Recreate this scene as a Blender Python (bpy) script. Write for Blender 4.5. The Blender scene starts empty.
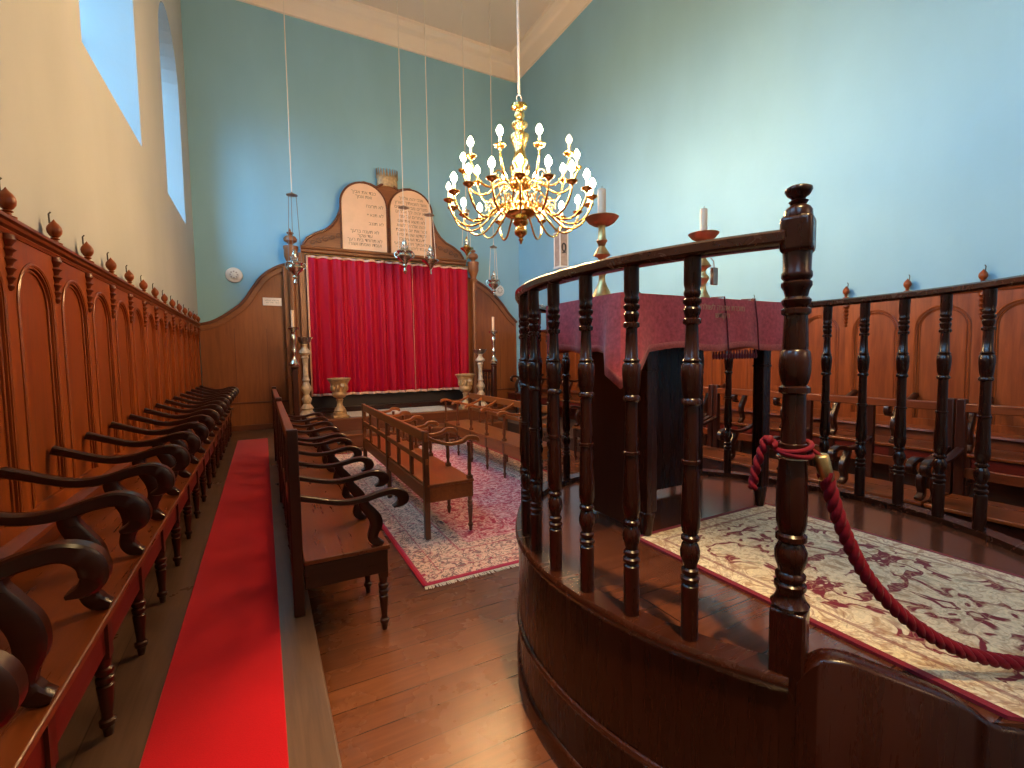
import bpy, bmesh, math, random
from mathutils import Vector, Matrix
R = math.radians
pi = math.pi
sin, cos = math.sin, math.cos
random.seed(7)
SC = bpy.context.scene
COL = SC.collection

# ------------------------------------------------------------------ materials
MATS = {}

def new_mat(name):
    m = bpy.data.materials.new(name)
    m.use_nodes = True
    nt = m.node_tree
    b = nt.nodes['Principled BSDF']
    return m, nt, b

def setv(b, **k):
    names = {'color': 'Base Color', 'rough': 'Roughness', 'metal': 'Metallic', 'spec': 'Specular IOR Level',
             'sheen': 'Sheen Weight', 'coat': 'Coat Weight', 'coatr': 'Coat Roughness', 'emit': 'Emission Color',
             'emits': 'Emission Strength', 'trans': 'Transmission Weight', 'alpha': 'Alpha', 'sheenr': 'Sheen Roughness'}
    for kk, v in k.items():
        if kk in ('color', 'emit') and len(v) == 3:
            v = (*v, 1)
        b.inputs[names[kk]].default_value = v

def ramp(nt, fac, stops, interp='LINEAR'):
    r = nt.nodes.new('ShaderNodeValToRGB')
    r.color_ramp.interpolation = interp
    el = r.color_ramp.elements
    while len(el) < len(stops):
        el.new(0.5)
    for e, (p, c) in zip(el, stops):
        e.position = p
        e.color = (*c, 1) if len(c) == 3 else c
    nt.links.new(fac, r.inputs['Fac'])
    return r.outputs['Color']

def coords(nt, scale=(1, 1, 1), kind='Object', rot=(0, 0, 0)):
    t = nt.nodes.new('ShaderNodeTexCoord')
    mp = nt.nodes.new('ShaderNodeMapping')
    mp.inputs['Scale'].default_value = scale
    mp.inputs['Rotation'].default_value = rot
    nt.links.new(t.outputs[kind], mp.inputs['Vector'])
    return mp.outputs['Vector']

def noise(nt, vec, scale, detail=3, rough=0.55, dist=0.0):
    n = nt.nodes.new('ShaderNodeTexNoise')
    n.inputs['Scale'].default_value = scale
    n.inputs['Detail'].default_value = detail
    n.inputs['Roughness'].default_value = rough
    n.inputs['Distortion'].default_value = dist
    nt.links.new(vec, n.inputs['Vector'])
    return n.outputs['Fac']

def mixc(nt, fac, a, b, blend='MIX'):
    m = nt.nodes.new('ShaderNodeMix')
    m.data_type = 'RGBA'
    m.blend_type = blend
    if isinstance(fac, (int, float)):
        m.inputs[0].default_value = fac
    else:
        nt.links.new(fac, m.inputs[0])
    for s, v in ((6, a), (7, b)):
        if isinstance(v, tuple):
            m.inputs[s].default_value = (*v, 1) if len(v) == 3 else v
        else:
            nt.links.new(v, m.inputs[s])
    return m.outputs[2]

def math_(nt, op, a, b=None, c=None):
    m = nt.nodes.new('ShaderNodeMath')
    m.operation = op
    for i, v in enumerate((a, b, c)):
        if v is None:
            continue
        if isinstance(v, (int, float)):
            m.inputs[i].default_value = v
        else:
            nt.links.new(v, m.inputs[i])
    return m.outputs[0]

def bump(nt, b, h, strength=0.2, dist=0.01):
    n = nt.nodes.new('ShaderNodeBump')
    n.inputs['Strength'].default_value = strength
    n.inputs['Distance'].default_value = dist
    nt.links.new(h, n.inputs['Height'])
    nt.links.new(n.outputs['Normal'], b.inputs['Normal'])

def wood(name, dark, light, rough=0.35, axis='Z', scale=1.0, coat=0.25, spec=0.5):
    m, nt, b = new_mat(name)
    st = {'X': (1.2, 14, 14), 'Y': (14, 1.2, 14), 'Z': (14, 14, 1.2)}[axis]
    v = coords(nt, tuple(s * scale for s in st))
    f1 = noise(nt, v, 2.2, 5, 0.62, 0.6)
    v2 = coords(nt, tuple(s * scale * 0.16 for s in st))
    f2 = noise(nt, v2, 1.6, 2)
    f = math_(nt, 'MULTIPLY_ADD', f2, 0.5, math_(nt, 'MULTIPLY', f1, 0.5))
    c = ramp(nt, f, [(0.32, dark), (0.5, tuple((a * .5 + c_ * .5) for a, c_ in zip(dark, light))), (0.68, light)])
    nt.links.new(c, b.inputs['Base Color'])
    rr = nt.nodes.new('ShaderNodeMapRange')
    nt.links.new(f1, rr.inputs['Value'])
    rr.inputs['To Min'].default_value = rough - 0.07
    rr.inputs['To Max'].default_value = rough + 0.1
    nt.links.new(rr.outputs[0], b.inputs['Roughness'])
    setv(b, coat=coat, coatr=0.18, spec=spec)
    bump(nt, b, f1, 0.06, 0.004)
    MATS[name] = m
    return m

def plain(name, color, rough=0.5, metal=0.0, var=0.12, nscale=8, bmp=0.0, **k):
    m, nt, b = new_mat(name)
    v = coords(nt)
    f = noise(nt, v, nscale, 4)
    lo = tuple(max(0, c * (1 - var)) for c in color)
    hi = tuple(min(1, c * (1 + var)) for c in color)
    nt.links.new(ramp(nt, f, [(0.3, lo), (0.7, hi)]), b.inputs['Base Color'])
    setv(b, rough=rough, metal=metal, **k)
    if bmp:
        bump(nt, b, f, bmp, 0.01)
    MATS[name] = m
    return m

wood('wood_panel', (0.115, 0.018, 0.0035), (0.31, 0.068, 0.010), 0.33, 'Z', coat=0.0, spec=0.4)
wood('wood_panel_y', (0.09, 0.015, 0.0035), (0.21, 0.043, 0.008), 0.33, 'Y', coat=0.0, spec=0.4)
wood('wood_seat', (0.095, 0.019, 0.005), (0.215, 0.056, 0.011), 0.28, 'Y', coat=0.1, spec=0.45)
wood('wood_dark', (0.016, 0.0028, 0.0012), (0.036, 0.0075, 0.0026), 0.28, 'X', coat=0.0, spec=0.45)
wood('wood_dark_z', (0.024, 0.0045, 0.002), (0.05, 0.011, 0.004), 0.30, 'Z', coat=0.0, spec=0.4)
wood('wood_apron', (0.07, 0.006, 0.0035), (0.12, 0.013, 0.006), 0.33, 'Y', coat=0.1, spec=.4)
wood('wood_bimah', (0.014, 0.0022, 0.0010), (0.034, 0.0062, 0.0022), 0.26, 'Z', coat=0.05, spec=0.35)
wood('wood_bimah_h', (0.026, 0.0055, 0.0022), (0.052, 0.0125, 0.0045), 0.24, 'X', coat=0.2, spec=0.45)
wood('wood_ark', (0.19, 0.060, 0.018), (0.34, 0.120, 0.038), 0.38, 'Z', coat=0.1)
wood('wood_side', (0.16, 0.042, 0.010), (0.32, 0.098, 0.025), 0.36, 'Z', scale=.6, coat=0.1)
wood('wood_ark_h', (0.17, 0.052, 0.016), (0.30, 0.105, 0.034), 0.38, 'X', coat=0.1)
wood('wood_low', (0.18, 0.040, 0.007), (0.36, 0.100, 0.020), 0.32, 'Y', coat=0.1)
wood('wood_low_z', (0.09, 0.022, 0.006), (0.18, 0.050, 0.013), 0.33, 'Z', coat=0.35)
wood('wood_step', (0.09, 0.022, 0.007), (0.17, 0.046, 0.014), 0.3, 'X', coat=0.35)
plain('carving', (0.12, 0.045, 0.02), 0.5)

def floor_mat(name, c1, c2, mortar, width, rough, rotz=0.0, length=2.6, grain=(1.3, 16, 16)):
    m, nt, b = new_mat(name)
    v = coords(nt, (1, 1, 1), 'Object', (0, 0, rotz))
    br = nt.nodes.new('ShaderNodeTexBrick')
    br.offset = 0.37
    br.inputs['Scale'].default_value = 1.0
    br.inputs['Brick Width'].default_value = length
    br.inputs['Row Height'].default_value = width
    br.inputs['Mortar Size'].default_value = 0.003
    br.inputs['Mortar Smooth'].default_value = 0.3
    br.inputs['Bias'].default_value = 0.0
    br.inputs['Color1'].default_value = (*c1, 1)
    br.inputs['Color2'].default_value = (*c2, 1)
    br.inputs['Mortar'].default_value = (*mortar, 1)
    nt.links.new(v, br.inputs['Vector'])
    v2 = coords(nt, grain)
    g = noise(nt, v2, 2.4, 5, 0.6, 0.4)
    gr = ramp(nt, g, [(0.3, (0.72, 0.70, 0.68)), (0.7, (1.15, 1.15, 1.15))])
    c = mixc(nt, 1.0, br.outputs['Color'], gr, 'MULTIPLY')
    nt.links.new(c, b.inputs['Base Color'])
    n = noise(nt, coords(nt, (1, 1, 1)), 3.5, 4)
    mr = nt.nodes.new('ShaderNodeMapRange')
    nt.links.new(n, mr.inputs['Value'])
    mr.inputs['From Min'].default_value = 0.3
    mr.inputs['From Max'].default_value = 0.7
    mr.inputs['To Min'].default_value = rough - 0.03
    mr.inputs['To Max'].default_value = rough + 0.04
    nt.links.new(mr.outputs[0], b.inputs['Roughness'])
    h = math_(nt, 'MULTIPLY_ADD', br.outputs['Fac'], -1.0, math_(nt, 'MULTIPLY', g, 0.25))
    bump(nt, b, h, 0.12, 0.003)
    setv(b, coat=0.15, coatr=0.2)
    MATS[name] = m

floor_mat('floor_planks', (0.15, 0.048, 0.021), (0.185, 0.063, 0.028), (0.05, 0.016, 0.008), 0.155, 0.27)
floor_mat('aisle_planks', (0.105, 0.056, 0.036), (0.125, 0.068, 0.043), (0.05, 0.025, 0.015), 0.30, 0.30, R(90), 3.0, (16, 1.0, 16))
floor_mat('bimah_boards', (0.085, 0.025, 0.012), (0.11, 0.033, 0.016), (0.035, 0.010, 0.005), 0.20, 0.17, R(0), 2.2)

def wall_mat(name, c, var=0.06):
    m, nt, b = new_mat(name)
    v = coords(nt, (1, 1, 0.45))
    f = noise(nt, v, 0.9, 5, 0.55)
    lo = tuple(x * (1 - var) for x in c)
    hi = tuple(min(1, x * (1 + var)) for x in c)
    nt.links.new(ramp(nt, f, [(0.3, lo), (0.7, hi)]), b.inputs['Base Color'])
    setv(b, rough=0.75, spec=0.25)
    f2 = noise(nt, coords(nt), 16, 4)
    bump(nt, b, f2, 0.08, 0.02)
    MATS[name] = m

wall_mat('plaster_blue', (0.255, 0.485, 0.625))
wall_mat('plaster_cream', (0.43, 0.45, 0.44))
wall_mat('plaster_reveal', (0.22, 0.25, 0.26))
wall_mat('plaster_ceiling', (0.76, 0.66, 0.57), 0.03)
wall_mat('plaster_cornice', (0.82, 0.72, 0.62), 0.03)

def fabric(name, c, rough=0.85, sheen=0.4, sc=220, var=0.25, bmp=0.3, weave=False):
    m, nt, b = new_mat(name)
    v = coords(nt)
    f = noise(nt, v, sc, 2)
    f0 = noise(nt, v, 2.5, 3)
    ff = math_(nt, 'MULTIPLY_ADD', f, 0.6, math_(nt, 'MULTIPLY', f0, 0.4))
    nt.links.new(ramp(nt, ff, [(0.3, tuple(x * (1 - var) for x in c)), (0.7, tuple(min(1, x * (1 + var)) for x in c))]), b.inputs['Base Color'])
    setv(b, rough=rough, sheen=sheen, sheenr=0.4, spec=0.15)
    bump(nt, b, f, bmp, 0.003)
    MATS[name] = m
    return m

fabric('carpet_red', (0.42, 0.002, 0.010), 0.95, 0.25, 260, 0.2)
fabric('velvet_red', (0.42, 0.004, 0.022), 0.55, 0.0, 120, 0.12, 0.1)
fabric('trim_cream', (0.72, 0.42, 0.30), 0.8, 0.2, 160, 0.2)
fabric('cloth_crimson', (0.42, 0.068, 0.080), 0.8, 0.5, 60, 0.4, 0.35)
fabric('cloth_trim', (0.50, 0.13, 0.12), 0.8, 0.3, 140, 0.3)
fabric('cord_dark', (0.10, 0.01, 0.015), 0.8)
fabric('rope_red', (0.15, 0.004, 0.012), 0.7, 0.05, 90, 0.25)
fabric('fringe', (0.75, 0.62, 0.48), 0.9, 0.2, 150, 0.2)
fabric('mat_pale', (0.62, 0.55, 0.44), 0.9, 0.1, 40, 0.3)
plain('gold_thread', (0.48, 0.22, 0.13), 0.6)
plain('brass', (0.72, 0.47, 0.16), 0.22, 1.0, 0.1)
plain('brass_dull', (0.55, 0.38, 0.17), 0.36, 1.0, 0.25, 20)
plain('copper_pan', (0.55, 0.33, 0.16), 0.5, 1.0, 0.2, 20)
plain('silver', (0.66, 0.60, 0.50), 0.25, 1.0, 0.15, 20)
plain('pewter', (0.38, 0.30, 0.25), 0.38, 1.0, 0.2, 20)
plain('wax', (0.85, 0.58, 0.38), 0.45, 0, 0.05)
plain('candle_tube', (0.85, 0.72, 0.45), 0.4, 0, 0.05)
plain('white_plastic', (0.78, 0.76, 0.72), 0.4, 0, 0.03)
plain('grey_plastic', (0.45, 0.40, 0.38), 0.5, 0, 0.05)
plain('paper', (0.85, 0.72, 0.60), 0.7, 0, 0.03)
plain('ink', (0.10, 0.075, 0.06), 0.7, 0, 0.1)
plain('ink_soft', (0.30, 0.19, 0.12), 0.7, 0, 0.1)
plain('tablet', (0.80, 0.50, 0.31), 0.5, 0, 0.05, 5)
plain('urn_gilt', (0.50, 0.30, 0.13), 0.4, 0.25, 0.35, 14, 0.3)
plain('stone_cream', (0.62, 0.47, 0.32), 0.45, 0.1, 0.3, 18, 0.2)
plain('lantern_case', (0.40, 0.29, 0.23), 0.5, 0, 0.2, 12)
plain('cord_white', (0.70, 0.63, 0.55), 0.6, 0, 0.03)
plain('chain_dark', (0.20, 0.16, 0.14), 0.5, 0.6)
plain('iron', (0.05, 0.045, 0.04), 0.45, 0.6)
plain('crown_gold', (0.50, 0.34, 0.18), 0.45, 0.3, 0.3, 20)
plain('void', (0.02, 0.010, 0.007), 0.5, 0, 0.1)
plain('lead_frame', (0.70, 0.70, 0.68), 0.5, 0, 0.05)

def glass_mat():
    m = bpy.data.materials.new('window_glass')
    m.use_nodes = True
    nt = m.node_tree
    nt.nodes.clear()
    o = nt.nodes.new('ShaderNodeOutputMaterial')
    t = nt.nodes.new('ShaderNodeBsdfTransparent')
    t.inputs['Color'].default_value = (0.93, 0.97, 0.98, 1)
    g = nt.nodes.new('ShaderNodeBsdfGlossy')
    g.inputs['Roughness'].default_value = 0.03
    mx = nt.nodes.new('ShaderNodeMixShader')
    mx.inputs[0].default_value = 0.06
    nt.links.new(t.outputs[0], mx.inputs[1])
    nt.links.new(g.outputs[0], mx.inputs[2])
    nt.links.new(mx.outputs[0], o.inputs['Surface'])
    MATS['window_glass'] = m
glass_mat()
m, nt, b = new_mat('cup_glass')
setv(b, color=(0.95, 0.9, 0.8), rough=0.05, trans=0.9)
MATS['cup_glass'] = m
m, nt, b = new_mat('bulb_lit')
BULB = 640.0
setv(b, color=(1, 0.85, 0.6), emit=(1.0, 0.60, 0.26), emits=BULB)
MATS['bulb_lit'] = m
m, nt, b = new_mat('bulb_off_glow')
setv(b, color=(0.95, 0.92, 0.86), rough=0.25, emit=(1.0, 0.8, 0.55), emits=1.2)  # unlit bulbs get a faint warm glow put into the material
MATS['bulb_off_glow'] = m

def rug_mat(name, hx, hy, bands, field, accent1, accent2, accent3, border_base, sc, mode):
    """carpet pattern in the rug's own coordinates, mirrored about both axes"""
    m, nt, b = new_mat(name)
    t = nt.nodes.new('ShaderNodeTexCoord')
    sp = nt.nodes.new('ShaderNodeSeparateXYZ')
    nt.links.new(t.outputs['Object'], sp.inputs[0])
    ax = math_(nt, 'ABSOLUTE', sp.outputs[0])
    ay = math_(nt, 'ABSOLUTE', sp.outputs[1])
    d = math_(nt, 'MINIMUM', math_(nt, 'SUBTRACT', hx, ax), math_(nt, 'SUBTRACT', hy, ay))
    cb = nt.nodes.new('ShaderNodeCombineXYZ')
    nt.links.new(ax, cb.inputs[0])
    nt.links.new(ay, cb.inputs[1])
    # warped coordinates
    nz = nt.nodes.new('ShaderNodeTexNoise')
    nz.inputs['Scale'].default_value = sc * 0.45
    nt.links.new(cb.outputs[0], nz.inputs['Vector'])
    vm = nt.nodes.new('ShaderNodeVectorMath')
    vm.operation = 'MULTIPLY_ADD'
    nt.links.new(nz.outputs['Color'], vm.inputs[0])
    vm.inputs[1].default_value = (0.22, 0.22, 0)
    nt.links.new(cb.outputs[0], vm.inputs[2])
    vo = nt.nodes.new('ShaderNodeTexVoronoi')
    vo.feature = 'DISTANCE_TO_EDGE'
    vo.inputs['Scale'].default_value = sc
    nt.links.new(vm.outputs[0], vo.inputs['Vector'])
    v2 = nt.nodes.new('ShaderNodeTexVoronoi')
    v2.feature = 'F1'
    v2.inputs['Scale'].default_value = sc * 1.7
    nt.links.new(vm.outputs[0], v2.inputs['Vector'])
    n3 = noise(nt, vm.outputs[0], sc * 2.2, 3, 0.6)
    n4 = noise(nt, vm.outputs[0], sc * 0.9, 2, 0.5)
    n5 = noise(nt, vm.outputs[0], sc * 1.15, 1.5, 0.5, 1.2)
    ln = ramp(nt, math_(nt, 'ABSOLUTE', math_(nt, 'SUBTRACT', n5, 0.5)), [(0.0, (1, 1, 1)), (0.018, (1, 1, 1)), (0.034, (0, 0, 0))])
    n6 = noise(nt, vm.outputs[0], sc * 2.6, 1.5, 0.5, 1.0)
    ln2 = ramp(nt, math_(nt, 'ABSOLUTE', math_(nt, 'SUBTRACT', n6, 0.5)), [(0.0, (1, 1, 1)), (0.03, (1, 1, 1)), (0.05, (0, 0, 0))])
    if mode == 'persian':
        f = ramp(nt, n3, [(0.40, accent1), (0.47, field), (0.54, accent2), (0.60, field)], 'LINEAR')
        edge = ramp(nt, vo.outputs['Distance'], [(0.0, (1, 1, 1)), (0.05, (1, 1, 1)), (0.10, (0, 0, 0))])
        f = mixc(nt, math_(nt, 'MULTIPLY', edge, 0.22), f, accent3)
        dot = ramp(nt, v2.outputs['Distance'], [(0.0, (1, 1, 1)), (0.2, (1, 1, 1)), (0.26, (0, 0, 0))])
        f = mixc(nt, math_(nt, 'MULTIPLY', dot, 0.8), f, accent2)
        bo = ramp(nt, n3, [(0.33, accent3), (0.38, border_base), (0.62, border_base), (0.68, accent1)])
        edge2 = ramp(nt, vo.outputs['Distance'], [(0.0, (1, 1, 1)), (0.035, (1, 1, 1)), (0.07, (0, 0, 0))])
        bo = mixc(nt, math_(nt, 'MULTIPLY', ln2, 0.75), bo, accent3)
        bo = mixc(nt, math_(nt, 'MULTIPLY', ln, 0.35), bo, accent1)
        f = mixc(nt, math_(nt, 'MULTIPLY', ln2, 0.35), f, accent1)
        f = mixc(nt, math_(nt, 'MULTIPLY', ln, 0.45), f, accent2)
    else:
        f = ramp(nt, n3, [(0.36, accent2), (0.46, field), (0.58, field), (0.66, accent3)])
        w = math_(nt, 'ABSOLUTE', math_(nt, 'SUBTRACT', n4, 0.5))
        blot = ramp(nt, w, [(0.0, (1, 1, 1)), (0.030, (1, 1, 1)), (0.038, (0, 0, 0))])
        patch = ramp(nt, noise(nt, cb.outputs[0], sc * 0.6, 2), [(0.42, (0, 0, 0)), (0.45, (1, 1, 1))])
        f = mixc(nt, math_(nt, 'MULTIPLY', blot, patch), f, accent1)
        dot = ramp(nt, v2.outputs['Distance'], [(0.0, (1, 1, 1)), (0.16, (1, 1, 1)), (0.20, (0, 0, 0))])
        dsel = ramp(nt, n4, [(0.56, (0, 0, 0)), (0.58, (1, 1, 1))])
        f = mixc(nt, math_(nt, 'MULTIPLY', dot, dsel), f, accent1)
        bo = ramp(nt, n3, [(0.36, accent2), (0.45, border_base), (0.60, border_base), (0.68, accent3)])
        edge2 = ramp(nt, vo.outputs['Distance'], [(0.0, (1, 1, 1)), (0.03, (1, 1, 1)), (0.06, (0, 0, 0))])
        bo = mixc(nt, math_(nt, 'MULTIPLY', ln, 0.6), bo, accent2)
        bo = mixc(nt, math_(nt, 'MULTIPLY', ln2, 0.35), bo, accent1)
        fl = mixc(nt, math_(nt, 'MULTIPLY', ln2, 0.5), f, accent2)
        f = fl
    mx = max(hx, hy)
    dn = math_(nt, 'DIVIDE', d, bands[-1])
    isfield = math_(nt, 'GREATER_THAN', d, bands[-1])
    c = mixc(nt, isfield, bo, f)
    # guard stripes
    stripe = ramp(nt, math_(nt, 'DIVIDE', d, mx), [(0.0, (1, 1, 1)), (bands[0] / mx, (0, 0, 0)), (bands[1] / mx, (0.6, 0.6, 0.6)), ((bands[1] + 0.012) / mx, (0, 0, 0)), ((bands[2] - 0.018) / mx, (0.6, 0.6, 0.6)), (bands[2] / mx, (0, 0, 0))], 'CONSTANT')
    c = mixc(nt, stripe, c, accent1)
    fine = noise(nt, t.outputs['Object'], 160, 2)
    c = mixc(nt, 0.5, c, ramp(nt, fine, [(0.3, (0.65, 0.65, 0.65)), (0.7, (1.25, 1.25, 1.25))]), 'MULTIPLY')
    nt.links.new(c, b.inputs['Base Color'])
    setv(b, rough=0.95, sheen=0.2, spec=0.1)
    bump(nt, b, fine, 0.3, 0.004)
    MATS[name] = m

# ------------------------------------------------------------------ geometry helpers
class MB:
    def __init__(self):
        self.v = []; self.f = []; self.mi = []; self.cur = 0
    def add(self, vs, fs):
        o = len(self.v)
        self.v += [tuple(p) for p in vs]
        self.f += [tuple(i + o for i in f) for f in fs]
        self.mi += [self.cur] * len(fs)
        return self
    def box(self, x0, x1, y0, y1, z0, z1):
        vs = [(x, y, z) for z in (z0, z1) for y in (y0, y1) for x in (x0, x1)]
        return self.add(vs, [(0, 2, 3, 1), (4, 5, 7, 6), (0, 1, 5, 4), (1, 3, 7, 5), (3, 2, 6, 7), (2, 0, 4, 6)])
    def lathe(self, prof, cx=0, cy=0, n=20, sq=None):
        """prof: (r,z) list; sq: radii drawn as a square when listed True"""
        vs = []; fs = []
        for r, z in prof:
            for k in range(n):
                a = 2 * pi * k / n
                vs.append((cx + r * cos(a), cy + r * sin(a), z))
        m = len(prof)
        for i in range(m - 1):
            for k in range(n):
                k2 = (k + 1) % n
                fs.append((i * n + k, i * n + k2, (i + 1) * n + k2, (i + 1) * n + k))
        fs.append(tuple(range(n - 1, -1, -1)))
        fs.append(tuple((m - 1) * n + k for k in range(n)))
        return self.add(vs, fs)
    def tube(self, pts, rad, n=8, closed=False, flat=None):
        P = [Vector(p) for p in pts]
        m = len(P)
        rr = rad if isinstance(rad, (list, tuple)) else [rad] * m
        T = []
        for i in range(m):
            a = P[(i - 1) % m] if (closed or i > 0) else P[i]
            c = P[(i + 1) % m] if (closed or i < m - 1) else P[i]
            t = (c - a)
            T.append(t.normalized() if t.length > 1e-9 else Vector((0, 0, 1)))
        up = Vector((0, 0, 1)) if abs(T[0].z) < 0.9 else Vector((1, 0, 0))
        nrm = (up - T[0] * up.dot(T[0])).normalized()
        vs = []
        for i in range(m):
            nrm = (nrm - T[i] * nrm.dot(T[i]))
            nrm = nrm.normalized() if nrm.length > 1e-6 else T[i].orthogonal().normalized()
            bi = T[i].cross(nrm)
            for k in range(n):
                a = 2 * pi * k / n
                vs.append(P[i] + (nrm * cos(a) + bi * sin(a)) * rr[i])
        fs = []
        for i in range(m if closed else m - 1):
            j = (i + 1) % m
            for k in range(n):
                k2 = (k + 1) % n
                fs.append((i * n + k, i * n + k2, j * n + k2, j * n + k))
        if not closed:
            fs.append(tuple(range(n - 1, -1, -1)))
            fs.append(tuple((m - 1) * n + k for k in range(n)))
        return self.add(vs, fs)
    def ribbon(self, pts, hw, th, mapf, n=6):
        """a carved scroll: 2D path pts (u,z) with half widths hw, thickness th across; mapf(u,z,w)->xyz"""
        m = len(pts)
        vs = []; fs = []
        ring = []
        q_ = .72
        ring = [(1, q_), (q_, 1), (-q_, 1), (-1, q_), (-1, -q_), (-q_, -1), (q_, -1), (1, -q_)]
        for i in range(m):
            a = pts[max(0, i - 1)]; c = pts[min(m - 1, i + 1)]
            tx, tz = c[0] - a[0], c[1] - a[1]
            l = math.hypot(tx, tz) or 1
            nx, nz = -tz / l, tx / l
            for p, q in ring:
                vs.append(mapf(pts[i][0] + nx * hw[i] * p, pts[i][1] + nz * hw[i] * p, q * th / 2))
        for i in range(m - 1):
            for k in range(8):
                k2 = (k + 1) % 8
                fs.append((i * 8 + k, i * 8 + k2, (i + 1) * 8 + k2, (i + 1) * 8 + k))
        fs.append(tuple(range(7, -1, -1)))
        fs.append(tuple((m - 1) * 8 + k for k in range(8)))
        return self.add(vs, fs)
    def prism(self, poly, d0, d1, mapf):
        """extrude 2D polygon (a,b) between depths d0,d1; mapf(a,b,d)->xyz"""
        n = len(poly)
        vs = [mapf(a, b_, d0) for a, b_ in poly] + [mapf(a, b_, d1) for a, b_ in poly]
        fs = [tuple(range(n - 1, -1, -1)), tuple(range(n, 2 * n))]
        for i in range(n):
            j = (i + 1) % n
            fs.append((i, j, n + j, n + i))
        return self.add(vs, fs)
    def sweep(self, path, prof, closed=False, up=None):
        """sweep a profile [(out,z)] along a horizontal path [(x,y)], out = to the right of travel"""
        m = len(path); n = len(prof)
        vs = []; fs = []
        for i in range(m):
            p = Vector(path[i])
            a = Vector(path[(i - 1) % m]) if (closed or i > 0) else None
            c = Vector(path[(i + 1) % m]) if (closed or i < m - 1) else None
            ts = []
            if a is not None: ts.append((p - a).normalized())
            if c is not None: ts.append((c - p).normalized())
            if len(ts) == 2:
                n1 = Vector((ts[0].y, -ts[0].x)); n2 = Vector((ts[1].y, -ts[1].x))
                nn = (n1 + n2).normalized()
                nn = nn / max(0.3, nn.dot(n1))
            else:
                nn = Vector((ts[0].y, -ts[0].x))
            for o, z in prof:
                vs.append((p.x + nn.x * o, p.y + nn.y * o, z))
        for i in range(m if closed else m - 1):
            j = (i + 1) % m
            for k in range(n):
                k2 = (k + 1) % n
                fs.append((i * n + k, j * n + k, j * n + k2, i * n + k2))
        if not closed:
            fs.append(tuple(range(n)))
            fs.append(tuple((m - 1) * n + k for k in range(n - 1, -1, -1)))
        return self.add(vs, fs)
    def grid(self, nu, nv, fn, thick=None):
        vs = [fn(u / (nu - 1), v / (nv - 1)) for v in range(nv) for u in range(nu)]
        fs = [(v * nu + u, v * nu + u + 1, (v + 1) * nu + u + 1, (v + 1) * nu + u) for v in range(nv - 1) for u in range(nu - 1)]
        return self.add(vs, fs)
    def build(self, name, mat, parent=None, smooth=35, bevel=0.0, loc=None, solid=0.0, segs=2, fixn=True):
        me = bpy.data.meshes.new(name)
        me.from_pydata(self.v, [], self.f)
        if fixn:
            bm = bmesh.new(); bm.from_mesh(me)
            bmesh.ops.recalc_face_normals(bm, faces=bm.faces)
            bm.to_mesh(me); bm.free()
        mats = mat if isinstance(mat, (list, tuple)) else [mat]
        for q in mats:
            me.materials.append(MATS[q])
        if len(mats) > 1:
            me.polygons.foreach_set('material_index', self.mi)
        if smooth:
            me.polygons.foreach_set('use_smooth', [True] * len(me.polygons))
            me.set_sharp_from_angle(angle=R(smooth))
        me.update()
        o = bpy.data.objects.new(name, me)
        COL.objects.link(o)
        if parent is not None:
            o.parent = parent
        if loc is not None:
            o.location = loc
        if solid:
            md = o.modifiers.new('solid', 'SOLIDIFY'); md.thickness = solid; md.offset = 0
        if bevel:
            md = o.modifiers.new('bevel', 'BEVEL'); md.width = bevel; md.segments = segs
            md.limit_method = 'ANGLE'; md.angle_limit = R(40)
        return o

def spline(pts, per=6):
    """Catmull-Rom through points of any dimension"""
    out = []
    n = len(pts)
    for i in range(n - 1):
        p0 = pts[max(0, i - 1)]; p1 = pts[i]; p2 = pts[i + 1]; p3 = pts[min(n - 1, i + 2)]
        for k in range(per):
            t = k / per
            out.append(tuple(0.5 * (2 * b_ + (c - a) * t + (2 * a - 5 * b_ + 4 * c - d) * t * t + (-a + 3 * b_ - 3 * c + d) * t ** 3)
                             for a, b_, c, d in zip(p0, p1, p2, p3)))
    out.append(tuple(pts[-1]))
    return out

def tag(o, label, cat, group=None):
    o['label'] = label; o['category'] = cat
    if group: o['group'] = group
    return o

def thing(name, label, cat, loc=(0, 0, 0), rotz=0, group=None):
    o = bpy.data.objects.new(name, None)
    COL.objects.link(o)
    o.empty_display_size = 0.1
    o.location = loc; o.rotation_euler = (0, 0, rotz)
    return tag(o, label, cat, group)

def struct(o):
    o['kind'] = 'structure'
    return o

def copy_tree(o, parent=None):
    c = o.copy()
    COL.objects.link(c)
    if parent is not None:
        c.parent = parent
    for ch in list(o.children):
        copy_tree(ch, c)
    return c

def share(o, name, parent, loc, rotz=0):
    """another part with the same mesh as o"""
    c = o.copy()
    c.name = name
    COL.objects.link(c)
    c.parent = parent
    c.location = loc
    c.rotation_euler = (0, 0, rotz)
    return c

def text_mb(s, size, mapf, th=0.002, align='CENTER'):
    cu = bpy.data.curves.new('txt', 'FONT')
    cu.body = s; cu.size = size; cu.align_x = align
    cu.extrude = 0
    cu.resolution_u = 3
    o = bpy.data.objects.new('txt', cu)
    COL.objects.link(o)
    dg = bpy.context.evaluated_depsgraph_get()
    me = o.evaluated_get(dg).to_mesh()
    vs = [v.co.copy() for v in me.vertices]
    fs = [tuple(p.vertices) for p in me.polygons]
    o.evaluated_get(dg).to_mesh_clear()
    bpy.data.objects.remove(o); bpy.data.curves.remove(cu)
    return [mapf(v.x, v.y) for v in vs], fs

def rtl(s):
    return s[::-1]

# ------------------------------------------------------------------ room
XL, XR, YB, YF, ZC, ZT = -0.96, 5.45, 9.80, -3.6, 7.88, 8.22
AZ = 0.20        # raised side aisles
XA, XA2 = 0.17, 4.20   # aisle edges

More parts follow.
